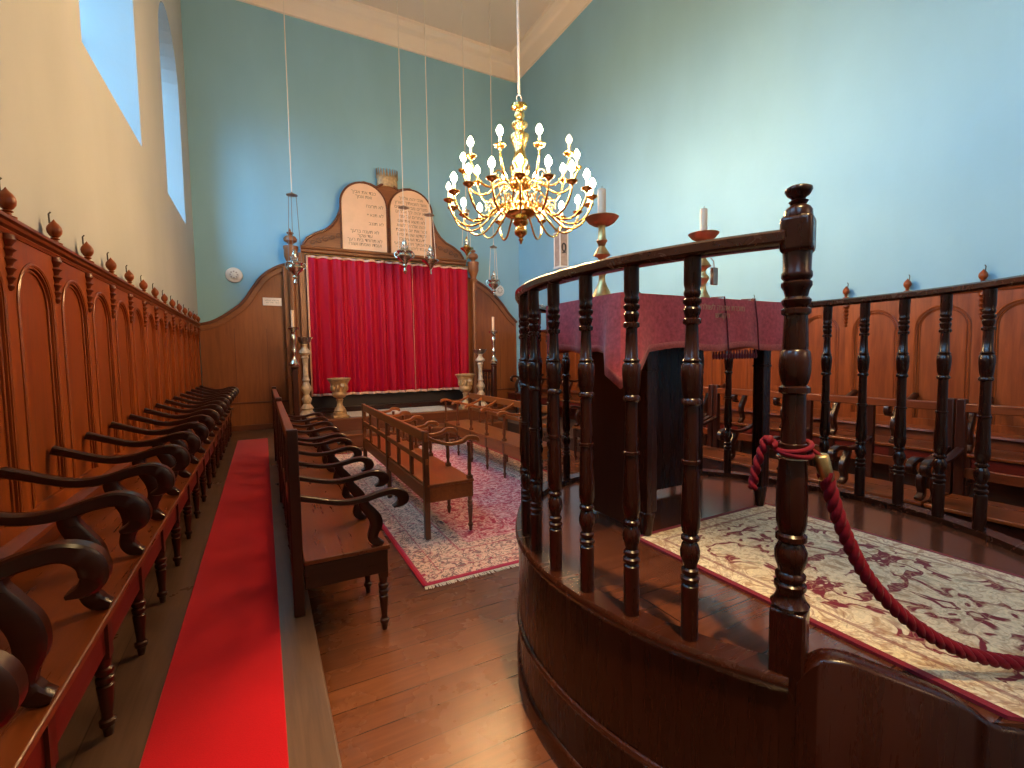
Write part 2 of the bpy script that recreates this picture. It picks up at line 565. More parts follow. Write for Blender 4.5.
struct(MB().box(XL - .6, XR + .4, YF - .3, YB + .4, -0.12, 0.0).build('floor', 'floor_planks', smooth=0))
a = struct(MB().box(XL, XA, YF, YB, 0.001, AZ).build('floor_aisle_left', 'aisle_planks', smooth=0, bevel=0.008))
a = struct(MB().box(XA2, XR, YF, YB, 0.001, AZ).build('floor_aisle_right', 'aisle_planks', smooth=0, bevel=0.008))
struct(MB().box(XL - .6, XR + .4, YF - .3, YB + .4, ZT, ZT + .15).build('ceiling', 'plaster_ceiling', smooth=0))
struct(MB().box(XL - .55, XR + .3, YB, YB + .3, 0, ZT).build('wall_back', 'plaster_blue', smooth=0))
struct(MB().box(XR, XR + .3, YF, YB, 0, ZT).build('wall_right', 'plaster_blue', smooth=0))
struct(MB().box(XL - .55, XR + .3, YF - .3, YF, 0, ZT).build('wall_front', 'plaster_cream', smooth=0))

# left wall with arched window openings
WT = 0.50
wins = [(-2.10, -0.40), (1.02, 2.75), (4.14, 5.87), (7.32, 8.86)]
def window_shape(y0, y1, zs=3.60, zp=5.50, n=14):
    r = (y1 - y0) / 2
    c = (y0 + y1) / 2
    pts = [(y0, zs), (y0, zp)]
    for k in range(1, n):
        a_ = pi - pi * k / n
        pts.append((c + r * cos(a_), zp + r * 0.98 * sin(a_)))
    pts += [(y1, zp), (y1, zs)]
    return pts
mb = MB()
def wall_quad(mb, x, pts):
    mb.add([(x, p, q) for p, q in pts], [tuple(range(len(pts)))])
ys = YF
for (y0, y1) in wins:
    shp = window_shape(y0, y1)
    for x in (XL, XL - WT):
        wall_quad(mb, x, [(ys, 0), (y0, 0), (y0, ZT), (ys, ZT)])
        wall_quad(mb, x, [(y0, 0), (y1, 0), (y1, 3.60), (y0, 3.60)])
        top = shp[1:-1]
        for i in range(len(top) - 1):
            (pa, za), (pb, zb) = top[i], top[i + 1]
            wall_quad(mb, x, [(pa, za), (pb, zb), (pb, ZT), (pa, ZT)])
    ys = y1
for x in (XL, XL - WT):
    wall_quad(mb, x, [(ys, 0), (YB, 0), (YB, ZT), (ys, ZT)])
mb.add([(XL, YF, 0), (XL - WT, YF, 0), (XL - WT, YF, ZT), (XL, YF, ZT)], [(0, 1, 2, 3)])
mb.add([(XL, YB, 0), (XL - WT, YB, 0), (XL - WT, YB, ZT), (XL, YB, ZT)], [(0, 1, 2, 3)])
mb.add([(XL, YF, ZT), (XL - WT, YF, ZT), (XL - WT, YB, ZT), (XL, YB, ZT)], [(0, 1, 2, 3)])
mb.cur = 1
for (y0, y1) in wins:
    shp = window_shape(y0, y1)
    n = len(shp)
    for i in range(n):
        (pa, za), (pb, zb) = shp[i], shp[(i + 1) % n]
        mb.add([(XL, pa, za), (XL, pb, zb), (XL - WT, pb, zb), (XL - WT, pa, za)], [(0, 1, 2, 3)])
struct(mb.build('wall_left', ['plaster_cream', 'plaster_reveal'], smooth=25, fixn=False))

for i, (y0, y1) in enumerate(wins):
    x0 = XL - WT
    w = struct(bpy.data.objects.new('window_%d' % (i + 1), None)); COL.objects.link(w)
    w.location = (0, 0, 0)
    shp = window_shape(y0, y1)
    mb = MB()
    loop = [(x0 + .03, p, q) for p, q in shp]
    mb.tube(loop, 0.035, 6, closed=True)
    c = (y0 + y1) / 2
    for k in (-1, 0, 1):
        yy = c + k * (y1 - y0) / 4
        top = 5.5 + math.sqrt(max(0, ((y1 - y0) / 2) ** 2 - (yy - c) ** 2)) * .97
        mb.box(x0 + .02, x0 + .045, yy - .012, yy + .012, 3.6, top)
    for k in range(1, 5):
        mb.box(x0 + .02, x0 + .045, y0, y1, 3.6 + k * .475 - .012, 3.6 + k * .475 + .012)
    struct(mb.build('frame', 'lead_frame', w))
    mb = MB(); mb.add([(x0 + .032, p, q) for p, q in shp], [tuple(range(len(shp)))])
    struct(mb.build('pane', 'window_glass', w, smooth=0))

# cornice around the ceiling
cprof = [(0.0, ZC - .10), (-0.035, ZC - .09), (-0.035, ZC - .03), (-0.06, ZC), (-0.075, ZC + .05), (-0.13, ZC + .13), (-0.15, ZC + .17), (-0.19, ZC + .19), (-0.24, ZC + .24), (-0.29, ZC + .28), (-0.30, ZC + .338), (0.0, ZC + .338)]
cprof = [(o * 1.0 + 0.0, z) for o, z in cprof]
# travel so that "right" points into the room is negative; room loop clockwise seen from above has inside on the right
room = [(XL, YF), (XL, YB), (XR, YB), (XR, YF)]
struct(MB().sweep(room, [(-o, z) for o, z in cprof], closed=True).build('trim_1', 'plaster_cornice', smooth=40))

# ------------------------------------------------------------------ turned profiles
def turned_post(z0, z1, r, prof):
    return [(rr * r, z0 + (z1 - z0) * t) for t, rr in prof]

BAL = [(0, 1.0), (.145, 1.0), (.15, .75), (.158, 1.08), (.166, 1.08), (.172, .75), (.180, 1.0), (.188, 1.0), (.193, .72), (.205, .85), (.222, 1.12), (.238, 1.15), (.255, .95), (.262, .72),
       (.268, 1.05), (.276, 1.05), (.282, .75), (.288, .95), (.296, .98), (.305, 1.1), (.33, 1.12), (.40, 1.0), (.468, .88), (.470, 1.06), (.478, 1.06), (.480, .86), (.62, .78), (.626, 1.1), (.634, 1.1),
       (.640, .85), (.66, 1.05), (.70, 1.18), (.726, 1.15), (.732, .9), (.738, 1.08), (.744, .82), (.80, .74), (.828, .70), (.832, 1.02), (.842, 1.02), (.846, .72), (.858, .9), (.868, .98), (.876, .72),
       (.884, 1.02), (.892, 1.02), (.897, .75), (.905, .95), (.912, .95), (.918, .82), (.93, .95), (1.0, .95)]
LEG = [(0, .55), (.05, .62), (.12, .75), (.14, 1.0), (.20, 1.05), (.22, .7), (.28, .68), (.60, 1.0), (.64, 1.05), (.66, .75), (.70, 1.1), (.75, 1.1), (.77, .75), (.81, 1.12), (.86, 1.12), (.88, .8), (1.0, 1.0)]
SPINDLE = [(0, .7), (.06, .9), (.10, .6), (.16, 1.0), (.2, 1.0), (.23, .6), (.5, .95), (.77, .6), (.8, 1.0), (.84, 1.0), (.9, .6), (.94, .9), (1, .7)]

# ------------------------------------------------------------------ panelling
def arched_panel_mesh(w, z0, z1, s):
    """one bay of panelling, local: y along wall (0..w centred), x toward the room * s"""
    hw, zb, zs = 0.178, z0 + .115, 1.755
    mb = MB()
    hole = [(-hw, zb), (-hw, (zb + zs) / 2), (-hw, zs)]
    for k in range(1, 16):
        a_ = pi - pi * k / 16
        hole.append((hw * cos(a_), zs + hw * sin(a_)))
    hole += [(hw, zs), (hw, (zb + zs) / 2), (hw, zb)]
    outer = []
    for (p, q) in hole:
        if q <= zs + 1e-6:
            outer.append((-w / 2 if p < 0 else w / 2, q))
        else:
            a_ = math.atan2(q - zs, p)
            outer.append((max(-w / 2, min(w / 2, w / 2 * cos(a_) * 1.25)), z1))
    outer[2] = (-w / 2, zs); outer[-3] = (w / 2, zs)
    hole = [(-hw, z0)] + hole + [(hw, z0)] if False else hole
    xf, xb, xp = 0.034, 0.0, 0.018
    n = len(hole)
    # front frame
    vs = [(s * xf, p, q) for p, q in outer] + [(s * xf, p, q) for p, q in hole] + [(s * xp, p, q) for p, q in hole]
    fs = []
    for i in range(n - 1):
        fs.append((i, i + 1, n + i + 1, n + i))
        fs.append((n + i, n + i + 1, 2 * n + i + 1, 2 * n + i))
    # corners between side and top are triangles at the shoulder
    o = len(vs)
    vs += [(s * xf, -w / 2, z1), (s * xf, w / 2, z1)]
    fs.append((2, o, 3)); fs.append((n - 4, o + 1, n - 3))
    # bottom rail
    o = len(vs)
    vs += [(s * xf, -w / 2, z0), (s * xf, w / 2, z0)]
    fs.append((o, o + 1, n - 1, 2 * n - 1, n, 0))
    fs.append((n, 2 * n - 1, 3 * n - 1, 2 * n))
    # recessed panel
    fs.append(tuple(2 * n + i for i in range(n)))
    mb.add(vs, fs)
    # back
    mb.box(min(s * xb, s * .008), max(s * xb, s * .008), -w / 2, w / 2, z0, z1)
    # arch mouldings
    for off, rad in ((0.016, .009), (-0.012, .006)):
        path = [(s * (xf if off > 0 else xp + .004), -(hw + off), zb), (s * (xf if off > 0 else xp + .004), -(hw + off), zs)]
        for k in range(1, 16):
            a_ = pi - pi * k / 16
            path.append((s * (xf if off > 0 else xp + .004), (hw + off) * cos(a_), zs + (hw + off) * sin(a_)))
        path += [(s * (xf if off > 0 else xp + .004), hw + off, zs), (s * (xf if off > 0 else xp + .004), hw + off, zb)]
        mb.tube(path, rad, 6)
    return mb

def panelling(name, label, xw, s, y_first, w, count, z0, zfl, drop=0.0):
    t = thing(name, label, 'wall panelling', (xw, y_first, zfl))
    dz = -zfl - drop
    ZP = 2.035
    p0 = None
    for k in range(count):
        y = w * (k + .5)
        if p0 is None:
            p0 = arched_panel_mesh(w, z0 + dz, ZP + dz, s) if False else arched_panel_mesh_l(w, z0, ZP, s, dz).build('arched_panel', 'wood_panel', t, smooth=30, loc=(0, y, 0), fixn=True)
        else:
            share(p0, 'arched_panel', t, (0, y, 0))
    L = w * count
    X = lambda u: s * u
    def bx(mb, u0, u1, y0, y1, q0, q1):
        a_, b_ = sorted((X(u0), X(u1)))
        return mb.box(a_, b_, y0, y1, q0 + dz, q1 + dz)
    mb = MB()
    prof = [(0, 2.035), (.040, 2.035), (.046, 2.05), (.040, 2.058), (.055, 2.066), (.062, 2.078), (.075, 2.084), (.075, 2.098), (0, 2.098)]
    mb.add([(X(u), yy, q + dz) for yy in (0, L) for u, q in prof], [tuple(i for i in range(9)), tuple(9 + i for i in range(8, -1, -1))] + [(i, (i + 1) % 9, 9 + (i + 1) % 9, 9 + i) for i in range(9)])
    mb.build('cornice', 'wood_panel_y', t, smooth=30)
    mb = MB()
    prof = [(.036, z0 + .0), (.075, z0 + .0), (.07, z0 + .02), (.05, z0 + .035), (.036, z0 + .05)]
    m_ = len(prof)
    mb.add([(X(u), yy, q + dz) for yy in (0, L) for u, q in prof], [tuple(range(m_)), tuple(m_ + i for i in range(m_ - 1, -1, -1))] + [(i, (i + 1) % m_, m_ + (i + 1) % m_, m_ + i) for i in range(m_)])
    mb.build('seat_ledge', 'wood_panel_y', t, smooth=30)
    mb = MB()
    bx(mb, 0, .03, 0, L, zfl + drop + .001, z0)
    mb.build('lower_board', 'wood_panel_y', t, smooth=0)
    fin0 = pen0 = None
    FIN = [(.018, 2.096), (.028, 2.098), (.030, 2.108), (.015, 2.114), (.012, 2.124), (.020, 2.130), (.012, 2.136), (.020, 2.143), (.029, 2.158), (.0315, 2.174), (.029, 2.188), (.020, 2.203), (.010, 2.214), (.003, 2.224), (.001, 2.228)]
    PEN = [(.004, 1.80), (.012, 1.808), (.016, 1.82), (.008, 1.83), (.014, 1.842), (.022, 1.855), (.010, 1.866), (.016, 1.88), (.025, 1.893), (.012, 1.905), (.018, 1.92), (.028, 1.932), (.013, 1.945), (.018, 1.96), (.029, 1.972), (.014, 1.985), (.022, 2.0), (.03, 2.012), (.024, 2.035)]
    for k in range(count + 1):
        y = w * k
        if k == count: y -= .03
        if fin0 is None:
            fin0 = MB().lathe([(r_, z_ + dz) for r_, z_ in FIN], X(.045), 0, 14).build('finial', 'wood_panel', t, smooth=50, loc=(0, y, 0))
            h0 = MB().tube([(X(.030), -.004, 2.19 + dz), (X(.030), -.008, 2.22 + dz), (X(.030), -.010, 2.25 + dz), (X(.036), -.004, 2.262 + dz)], .004, 6).build('hook', 'iron', fin0)
            pen0 = MB().lathe([(r_, z_ + dz) for r_, z_ in PEN], X(.036), 0, 12).build('pendant', 'wood_panel_y', t, smooth=40, loc=(0, y, 0))
        else:
            f_ = share(fin0, 'finial', t, (0, y, 0))
            share(h0, 'hook', f_, (0, 0, 0))
            share(pen0, 'pendant', t, (0, y, 0))
    return t

def arched_panel_mesh_l(w, z0, z1, s, dz):
    mb = arched_panel_mesh(w, z0, z1, s)
    mb.v = [(x, y, z + dz) for x, y, z in mb.v]
    return mb

panelling('wall_panelling', 'reddish brown arched wood panelling with finials along the cream wall', XL + .004, 1, 1.21, .508, 16, .74, AZ)
panelling('wall_panelling', 'orange brown arched wood panelling with finials along the long blue wall', XR - .004, -1, .066, .526, 18, .80, AZ, .06)

# ------------------------------------------------------------------ armrests (u forward from the back, z)
ARM_PATH = [(0.0, 1.062, .020), (.06, 1.040, .018), (.20, .992, .017), (.31, .990, .019), (.40, 1.012, .021), (.465, 1.018, .024), (.512, .990, .030), (.522, .945, .030), (.500, .918, .020), (.466, .908, .006)]
SUP_PATH = [(.310, 1.0, .026), (.312, .955, .027), (.338, .905, .031), (.366, .850, .034), (.372, .795, .032), (.356, .745, .027), (.352, .708, .026), (.372, .680, .025), (.405, .664, .012)]
def armrest_mb(s, z_seat, z_back, th=.048, ulen=1.0, fwd=0.0):
    """scrolled armrest; s = direction of u along x; heights mapped from the wall bench's 0.65..1.062"""
    k = (z_back - z_seat) / (1.062 - .65)
    f = lambda u, z, w_: (s * u * ulen, w_, z_seat + (z - .65) * k)
    mb = MB()
    p = spline(ARM_PATH, 5)
    mb.ribbon([(a_, b_) for a_, b_, c in p], [c for a_, b_, c in p], th, f)
    p = spline([(a_ + fwd, b_, c) for a_, b_, c in SUP_PATH], 5)
    mb.ribbon([(a_, b_) for a_, b_, c in p], [c for a_, b_, c in p], th * .92, f)
    return mb

# ------------------------------------------------------------------ long wall benches
def wall_bench(label, xw, s, y0, y1, arm_ys):
    t = thing('wall_bench', label, 'bench', (xw, y0, AZ))
    X = lambda u: s * u
    def bx(u0, u1, a_, b_, q0, q1):
        p, q = sorted((X(u0), X(u1)))
        return MB().box(p, q, a_ - y0, b_ - y0, q0 - AZ, q1 - AZ)
    bx(.04, .462, y0, y1, .622, .65).build('seat', 'wood_seat', t, bevel=.006)
    bx(.415, .440, y0, y1, .50, .621).build('apron', 'wood_apron', t, bevel=.003)
    leg0 = arm0 = None
    for y in arm_ys:
        if leg0 is None:
            mb = MB().box(*sorted((X(.405), X(.450))), -.024, .024, .48 - AZ, .62 - AZ)
            mb.lathe(turned_post(0, .48 - AZ, .024, LEG), X(.427), 0, 14)
            leg0 = mb.build('leg', 'wood_dark_z', t, smooth=40, loc=(0, y - y0, 0))
            arm0 = armrest_mb(s, .65 - AZ, 1.072 - AZ, fwd=.022).build('armrest', 'wood_dark', t, smooth=40, loc=(X(.032), y - y0, 0))
        else:
            share(leg0, 'leg', t, (0, y - y0, 0))
            share(arm0, 'armrest', t, (X(.032), y - y0, 0))
    return t
wall_bench('long dark bench with many scrolled armrests against the cream wall panelling', XL + .004, 1, .20, YB - .18, [1.036 + .5035 * k for k in range(0, 17) if k > -2] )
wall_bench('long dark bench with scrolled armrests against the orange panelling beyond the railed platform', XR - .004, -1, .20, YB - .18, [.55 + .51 * k for k in range(0, 18)])

# ------------------------------------------------------------------ row benches at the aisle edge
def row_bench(label, xb, s, y0, y1, arm_ys, group=None):
    """open-back bench; back posts stand on the aisle edge, front legs on the lower floor"""
    t = thing('aisle_bench', label, 'bench', (xb, y0, 0), 0, group)
    X = lambda u: s * u
    def bx(u0, u1, a_, b_, q0, q1, mb=None):
        p, q = sorted((X(u0), X(u1)))
        return (mb or MB()).box(p, q, a_, b_, q0, q1)
    L = y1 - y0
    bx(.03, .46, 0, L, .455, .48).build('seat', 'wood_seat', t, bevel=.005)
    mb = bx(.415, .438, .03, L - .03, .34, .454)
    bx(.03, .44, .005, .03, .33, .454, mb); bx(.03, .44, L - .03, L - .005, .33, .454, mb); bx(.03, .05, .03, L - .03, .34, .454, mb)
    mb.build('apron', 'wood_dark', t, bevel=.003)
    bx(-.022, .024, 0, L, 1.06, 1.12).build('top_rail', 'wood_panel_y', t, bevel=.006)
    bx(-.012, .014, 0, L, .60, .67).build('lower_rail', 'wood_panel_y', t, bevel=.004)
    post0 = leg0 = arm0 = None
    ys = [a_ - y0 for a_ in arm_ys]
    for i, y in enumerate(ys):
        yy = min(max(y, .024), L - .024)
        if post0 is None:
            mb = MB().box(-.02, .02, -.024, .024, .36, 1.06)
            mb.lathe(turned_post(AZ, .36, .02, LEG), 0, 0, 12)
            post0 = mb.build('back_post', 'wood_dark_z', t, smooth=40, loc=(X(.005), yy, 0))
            mb = MB().box(*sorted((X(.40), X(.446))), -.023, .023, .30, .454)
            mb.lathe(turned_post(0, .30, .024, LEG), X(.423), 0, 14)
            leg0 = mb.build('leg', 'wood_dark_z', t, smooth=40, loc=(0, yy, 0))
            arm0 = armrest_mb(s, .48, .80, .046).build('armrest', 'wood_dark', t, smooth=40, loc=(X(.022), yy, 0))
        else:
            share(post0, 'back_post', t, (X(.005), yy, 0))
            share(leg0, 'leg', t, (0, yy, 0))
            share(arm0, 'armrest', t, (X(.022), yy, 0))
    # end posts rise above the rail
    for k, yy in enumerate((.024, L - .024)):
        MB().box(-.026, .026, -.026, .026, AZ + .002, 1.15).build('end_post', 'wood_dark_z', t, bevel=.006, loc=(0, yy, 0))
    return t
row_bench('dark bench with scrolled arms beside the red runner, nearer end standing free', .112, 1, 2.515, 4.70, [2.545 + .465 * k for k in range(5)] + [4.675])
row_bench('dark bench with scrolled arms beside the red runner, adjoining and farther towards the ark', .112, 1, 4.715, 6.65, [4.74, 5.20, 5.665, 6.13, 6.62])
row_bench('dark open-back bench beyond the railed platform, half hidden at the right picture edge', 4.285, -1, -.55, 1.405, [-.52, -.05, .42, .90, 1.375])
row_bench('dark open-back bench seen through the spindles straight beyond the patterned cream rug', 4.285, -1, 1.42, 3.40, [1.45, 1.93, 2.41, 2.90, 3.37])
row_bench('dark open-back bench seen under the draped table', 4.285, -1, 3.415, 5.40, [3.445, 3.93, 4.41, 4.90, 5.37])

# ------------------------------------------------------------------ low benches on the big rug
def low_bench(label, xb, s, y0, y1, arm_ys, depth, seat, loc_z=0.012):
    t = thing('slatted_back_bench', label, 'bench', (xb, y0, loc_z))
    X = lambda u: s * u
    L = y1 - y0
    def bx(u0, u1, a_, b_, q0, q1, mb=None):
        p, q = sorted((X(u0), X(u1)))
        return (mb or MB()).box(p, q, a_, b_, q0, q1)
    bx(.0, depth + .02, .0, L, seat - .024, seat).build('seat', 'wood_low', t, bevel=.005)
    mb = bx(depth - .02, depth + .005, .02, L - .02, seat - .15, seat - .025)
    bx(.02, depth, .006, .03, seat - .15, seat - .025, mb); bx(.02, depth, L - .03, L - .006, seat - .15, seat - .025, mb)
    bx(-.012, .012, .02, L - .02, seat - .14, seat - .025, mb)
    mb.build('apron', 'wood_low', t, bevel=.003)
    bx(-.016, .016, .0, L, .80, .885).build('top_rail', 'wood_low', t, bevel=.006)
    bx(-.014, .014, .0, L, .615, .665).build('middle_rail', 'wood_low', t, bevel=.005)
    sl0 = None
    n = max(3, int(round(L / .45)))
    for k in range(1, n):
        y = L * k / n
        if sl0 is None:
            sl0 = bx(-.012, .012, -.03, .03, seat, .80).build('back_slat', 'wood_low_z', t, bevel=.004, loc=(0, y, 0))
        else:
            share(sl0, 'back_slat', t, (0, y, 0))
    p0 = None
    for y in (.028, L / 2, L - .028):
        mb = MB().box(-.022, .022, -.026, .026, 0, .80 if y == L / 2 else .89)
        mb.build('back_post', 'wood_low_z', t, bevel=.005, loc=(0, y, 0))
    l0 = a0 = None
    for y in [a_ - y0 for a_ in arm_ys]:
        if l0 is None:
            mb = MB().box(*sorted((X(depth - .03), X(depth + .012))), -.021, .021, seat - .15, seat + .03)
            mb.lathe(turned_post(0, seat - .15, .021, LEG), X(depth - .009), 0, 12)
            mb.lathe(turned_post(seat + .03, .765, .018, [(0, 1), (.1, .7), (.2, 1.05), (.6, .8), (.85, .7), (.9, 1), (1, 1)]), X(depth - .009), 0, 12)
            l0 = mb.build('leg', 'wood_low_z', t, smooth=40, loc=(0, y, 0))
            pth = spline([(0.0, .845, .016), (.08, .80, .014), (.20, .762, .014), (.32, .772, .016), (depth - .02, .80, .018), (depth + .05, .792, .02), (depth + .075, .765, .012)], 5)
            a0 = MB().ribbon([(p, q) for p, q, c in pth], [c for p, q, c in pth], .042, lambda u, z, w_: (X(u), w_, z)).build('armrest', 'wood_low', t, smooth=40, loc=(0, y, 0))
        else:
            share(l0, 'leg', t, (0, y, 0))
            share(a0, 'armrest', t, (0, y, 0))
    return t
low_bench('low reddish bench with open slatted back standing on the Persian rug', 1.13, 1, 3.60, 6.25, [3.63, 4.15, 4.67, 5.19, 5.71, 6.22], .39, .45)
low_bench('low reddish bench on the Persian rug facing left, below the right stone urn', 2.95, -1, 4.45, 7.05, [4.48, 4.99, 5.49, 6.0, 6.51, 7.02], .42, .45)

# ------------------------------------------------------------------ carpets
mb = MB().box(-.402, .02, .05, 8.55, AZ + .001, AZ + .012)
tag(mb.build('runner_carpet', 'carpet_red', smooth=0, bevel=.004), 'bright red runner carpet down the narrow side aisle', 'carpet')

rug_mat('rug_persian', 1.15, 2.35, [.03, .15, .42, .52], (0.62, 0.10, 0.13), (0.50, 0.02, 0.06), (0.90, 0.58, 0.52), (0.09, 0.025, 0.05), (0.86, 0.56, 0.40), 7.5, 'persian')
rt = thing('persian_rug', 'large red and cream Persian rug with fringe on the lower wooden floor', 'rug', (.86 + 1.15, 2.88 + 2.35, 0))
MB().box(-1.15, 1.15, -2.35, 2.35, .001, .011).build('pile', 'rug_persian', rt, smooth=0)
mb = MB()
for k in range(300):
    x = -1.14 + 2.28 * k / 299
    a_ = random.uniform(-.012, .012)
    for yy, d in ((-2.35, -1), (2.35, 1)):
        mb.add([(x - .003, yy, .006), (x + .003, yy, .006), (x + a_ + .003, yy + d * random.uniform(.03, .045), .003), (x + a_ - .003, yy + d * .035, .003)], [(0, 1, 2, 3)])
f_ = mb.build('fringe', 'fringe', rt, smooth=0, solid=.003)
f_['kind'] = 'stuff'
MB().box(-1.152, -1.135, -2.35, 2.35, .001, .013).build('edge_binding', 'carpet_red', rt)
MB().box(1.135, 1.152, -2.35, 2.35, .001, .013).build('edge_binding', 'carpet_red', rt)

# ------------------------------------------------------------------ railed reading platform
CX, CY, EA, EB = 1.916, 1.371, .982, 1.131
ZR, ZF = .70, .672
A0, A1 = 217.8, 313.0            # opening between the newels
def ell(deg, off=0.0):
    a_ = R(deg)
    off -= .032 * math.exp(-(((deg % 360) - 143) / 17) ** 2)
    x, y = EA * cos(a_), EB * sin(a_)
    nx, ny = cos(a_) / EA, sin(a_) / EB
    l = math.hypot(nx, ny)
    return (CX + x + nx / l * off, CY + y + ny / l * off)
bt = thing('railed_platform', 'dark mahogany oval railed platform with turned spindles on the wooden floor', 'platform', (CX, CY, 0))
def loc2(p): return (p[0] - CX, p[1] - CY)
ring_full = [loc2(ell(d, .036)) for d in range(0, 360, 4)]
mb = MB()
# travel counter-clockwise: right-hand side is outward
mb.sweep(ring_full, [(-.03, 0), (0, 0), (0, ZR - .045), (-.03, ZR - .045)], closed=True)
mb.build('drum_panel', 'wood_bimah', bt, smooth=40)
mb = MB()
mb.sweep(ring_full, [(0, 0), (.014, 0), (.014, .075), (.008, .085), (0, .09)], closed=True)
mb.sweep(ring_full, [(0, .278), (.012, .282), (.014, .29), (.008, .30), (0, .302)], closed=True)
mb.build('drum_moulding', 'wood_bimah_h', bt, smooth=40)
rail_degs = [A1 - 360 + (A0 - A1 + 360) * k / 90 for k in range(91)]
path = [loc2(ell(d, 0)) for d in rail_degs]
mb = MB()
mb.sweep(path, [(-.034, ZR - .045), (.037, ZR - .045), (.044, ZR - .034), (.050, ZR - .024), (.050, ZR - .010), (.043, ZR), (-.034, ZR)])
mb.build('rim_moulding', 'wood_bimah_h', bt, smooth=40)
inner = [loc2(ell(d, .032)) for d in range(0, 360, 4)]
mb = MB()
mb.prism(inner, ZF - .04, ZF, lambda a_, b_, d: (a_, b_, d))
mb.build('deck', 'bimah_boards', bt, smooth=0)
# handrail
mb = MB()
hp = []
for k in range(14):
    a_ = 2 * pi * k / 14
    hp.append((.036 * max(-1, min(1, 1.15 * cos(a_))), 1.771 + .019 * max(-1, min(1, 1.2 * sin(a_)))))
mb.sweep([loc2(ell(A1 - 360 + 1.4 + (A0 - A1 + 360 - 2.8) * k / 90)) for k in range(91)], hp)
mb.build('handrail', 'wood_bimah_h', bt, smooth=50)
# spindles, equal steps of 9.41 degrees
degs = [205.18 - 9.374 * k for k in range(28)]
degs = [d for d in degs if d > -36]
s0 = None
for d in degs:
    x, y = loc2(ell(d))
    if s0 is None:
        s0 = MB().lathe(turned_post(ZR, 1.756, .0235, BAL), 0, 0, 18).build('spindle', 'wood_bimah', bt, smooth=45, loc=(x, y, 0))
    else:
        share(s0, 'spindle', bt, (x, y, 0))
# newel posts
NEW = [(.862, .040), (.872, .044), (.882, .036), (.895, .031), (.905, .031), (.912, .036), (.922, .036), (.928, .029), (.937, .034), (.946, .034), (.953, .027), (.965, .030), (.985, .0365), (1.005, .0365), (1.02, .030),
       (1.027, .026), (1.034, .035), (1.046, .035), (1.052, .028), (1.062, .031), (1.08, .034), (1.14, .035), (1.20, .0325), (1.262, .0275), (1.264, .0305), (1.274, .0305), (1.276, .027), (1.37, .0255), (1.395, .025),
       (1.40, .034), (1.412, .034), (1.417, .026), (1.43, .031), (1.45, .0345), (1.475, .0345), (1.498, .032), (1.503, .027), (1.512, .028), (1.56, .0265), (1.585, .025), (1.59, .032), (1.60, .032), (1.605, .025), (1.612, .030),
       (1.622, .032), (1.63, .024), (1.645, .027), (1.655, .033), (1.664, .033), (1.669, .027), (1.676, .033), (1.686, .033), (1.691, .030), (1.735, .031)]
CAP = [(.031, 1.818), (.030, 1.832), (.025, 1.840), (.016, 1.846), (.018, 1.850), (.021, 1.854), (.014, 1.859), (.016, 1.863), (.024, 1.869), (.0295, 1.879), (.0285, 1.885), (.020, 1.890), (.0, 1.892)]
for k, dg_ in enumerate((A0, A1)):
    x, y = loc2(ell(dg_))
    npst = bpy.data.objects.new('newel_post', None); COL.objects.link(npst)
    npst.parent = bt; npst.location = (x, y, 0)
    npst.rotation_euler = (0, 0, R(22))
    MB().box(-.039, .039, -.039, .039, 0, .862).build('square_base', 'wood_bimah', npst, bevel=.006)
    MB().lathe([(r_, z_) for z_, r_ in NEW], 0, 0, 24).build('turned_shaft', 'wood_bimah', npst, smooth=45)
    MB().box(-.0345, .0345, -.0345, .0345, 1.732, 1.82).build('rail_block', 'wood_bimah', npst, bevel=.012, segs=3)
    MB().lathe(CAP, 0, 0, 24).build('cap', 'wood_bimah', npst, smooth=50)
# low curved wing panels that run down from the newels to the steps
WING = [(218.6, .700), (219.6, .735), (220.6, .757), (222, .770), (224, .772), (226, .765), (230, .745), (234, .722), (236.5, .700), (239, .670), (242, .662), (246, .645), (250, .62), (254, .60)]
for sx in (0, 1):
    vs = []; fs = []
    sp = spline(WING, 3)
    for th, zz in sp:
        if sx: th = 540 - th - (360 - A1 - A0 + 180)
        for off, z_ in ((-.014, 0), (.046, 0), (.046, zz - .008), (.038, zz), (-.006, zz), (-.014, zz - .008)):
            p = loc2(ell(th, off)); vs.append((p[0], p[1], z_))
    n_ = len(sp)
    for q in range(n_ - 1):
        for k in range(6):
            k2 = (k + 1) % 6
            fs.append((q * 6 + k, q * 6 + k2, q * 6 + 6 + k2, q * 6 + 6 + k))
    fs += [tuple(range(6)), tuple((n_ - 1) * 6 + k for k in range(5, -1, -1))]
    m2 = MB(); m2.add(vs, fs)
    m2.build('wing_panel', 'wood_bimah', bt, smooth=50)
for k in range(2):
    zt = .45 - .225 * k
    MB().box(-.36, .36, .205 - .28 * (k + 1) - CY, .205 - .28 * k - CY, .0, zt).build('entry_step', 'wood_step', bt, bevel=.01)

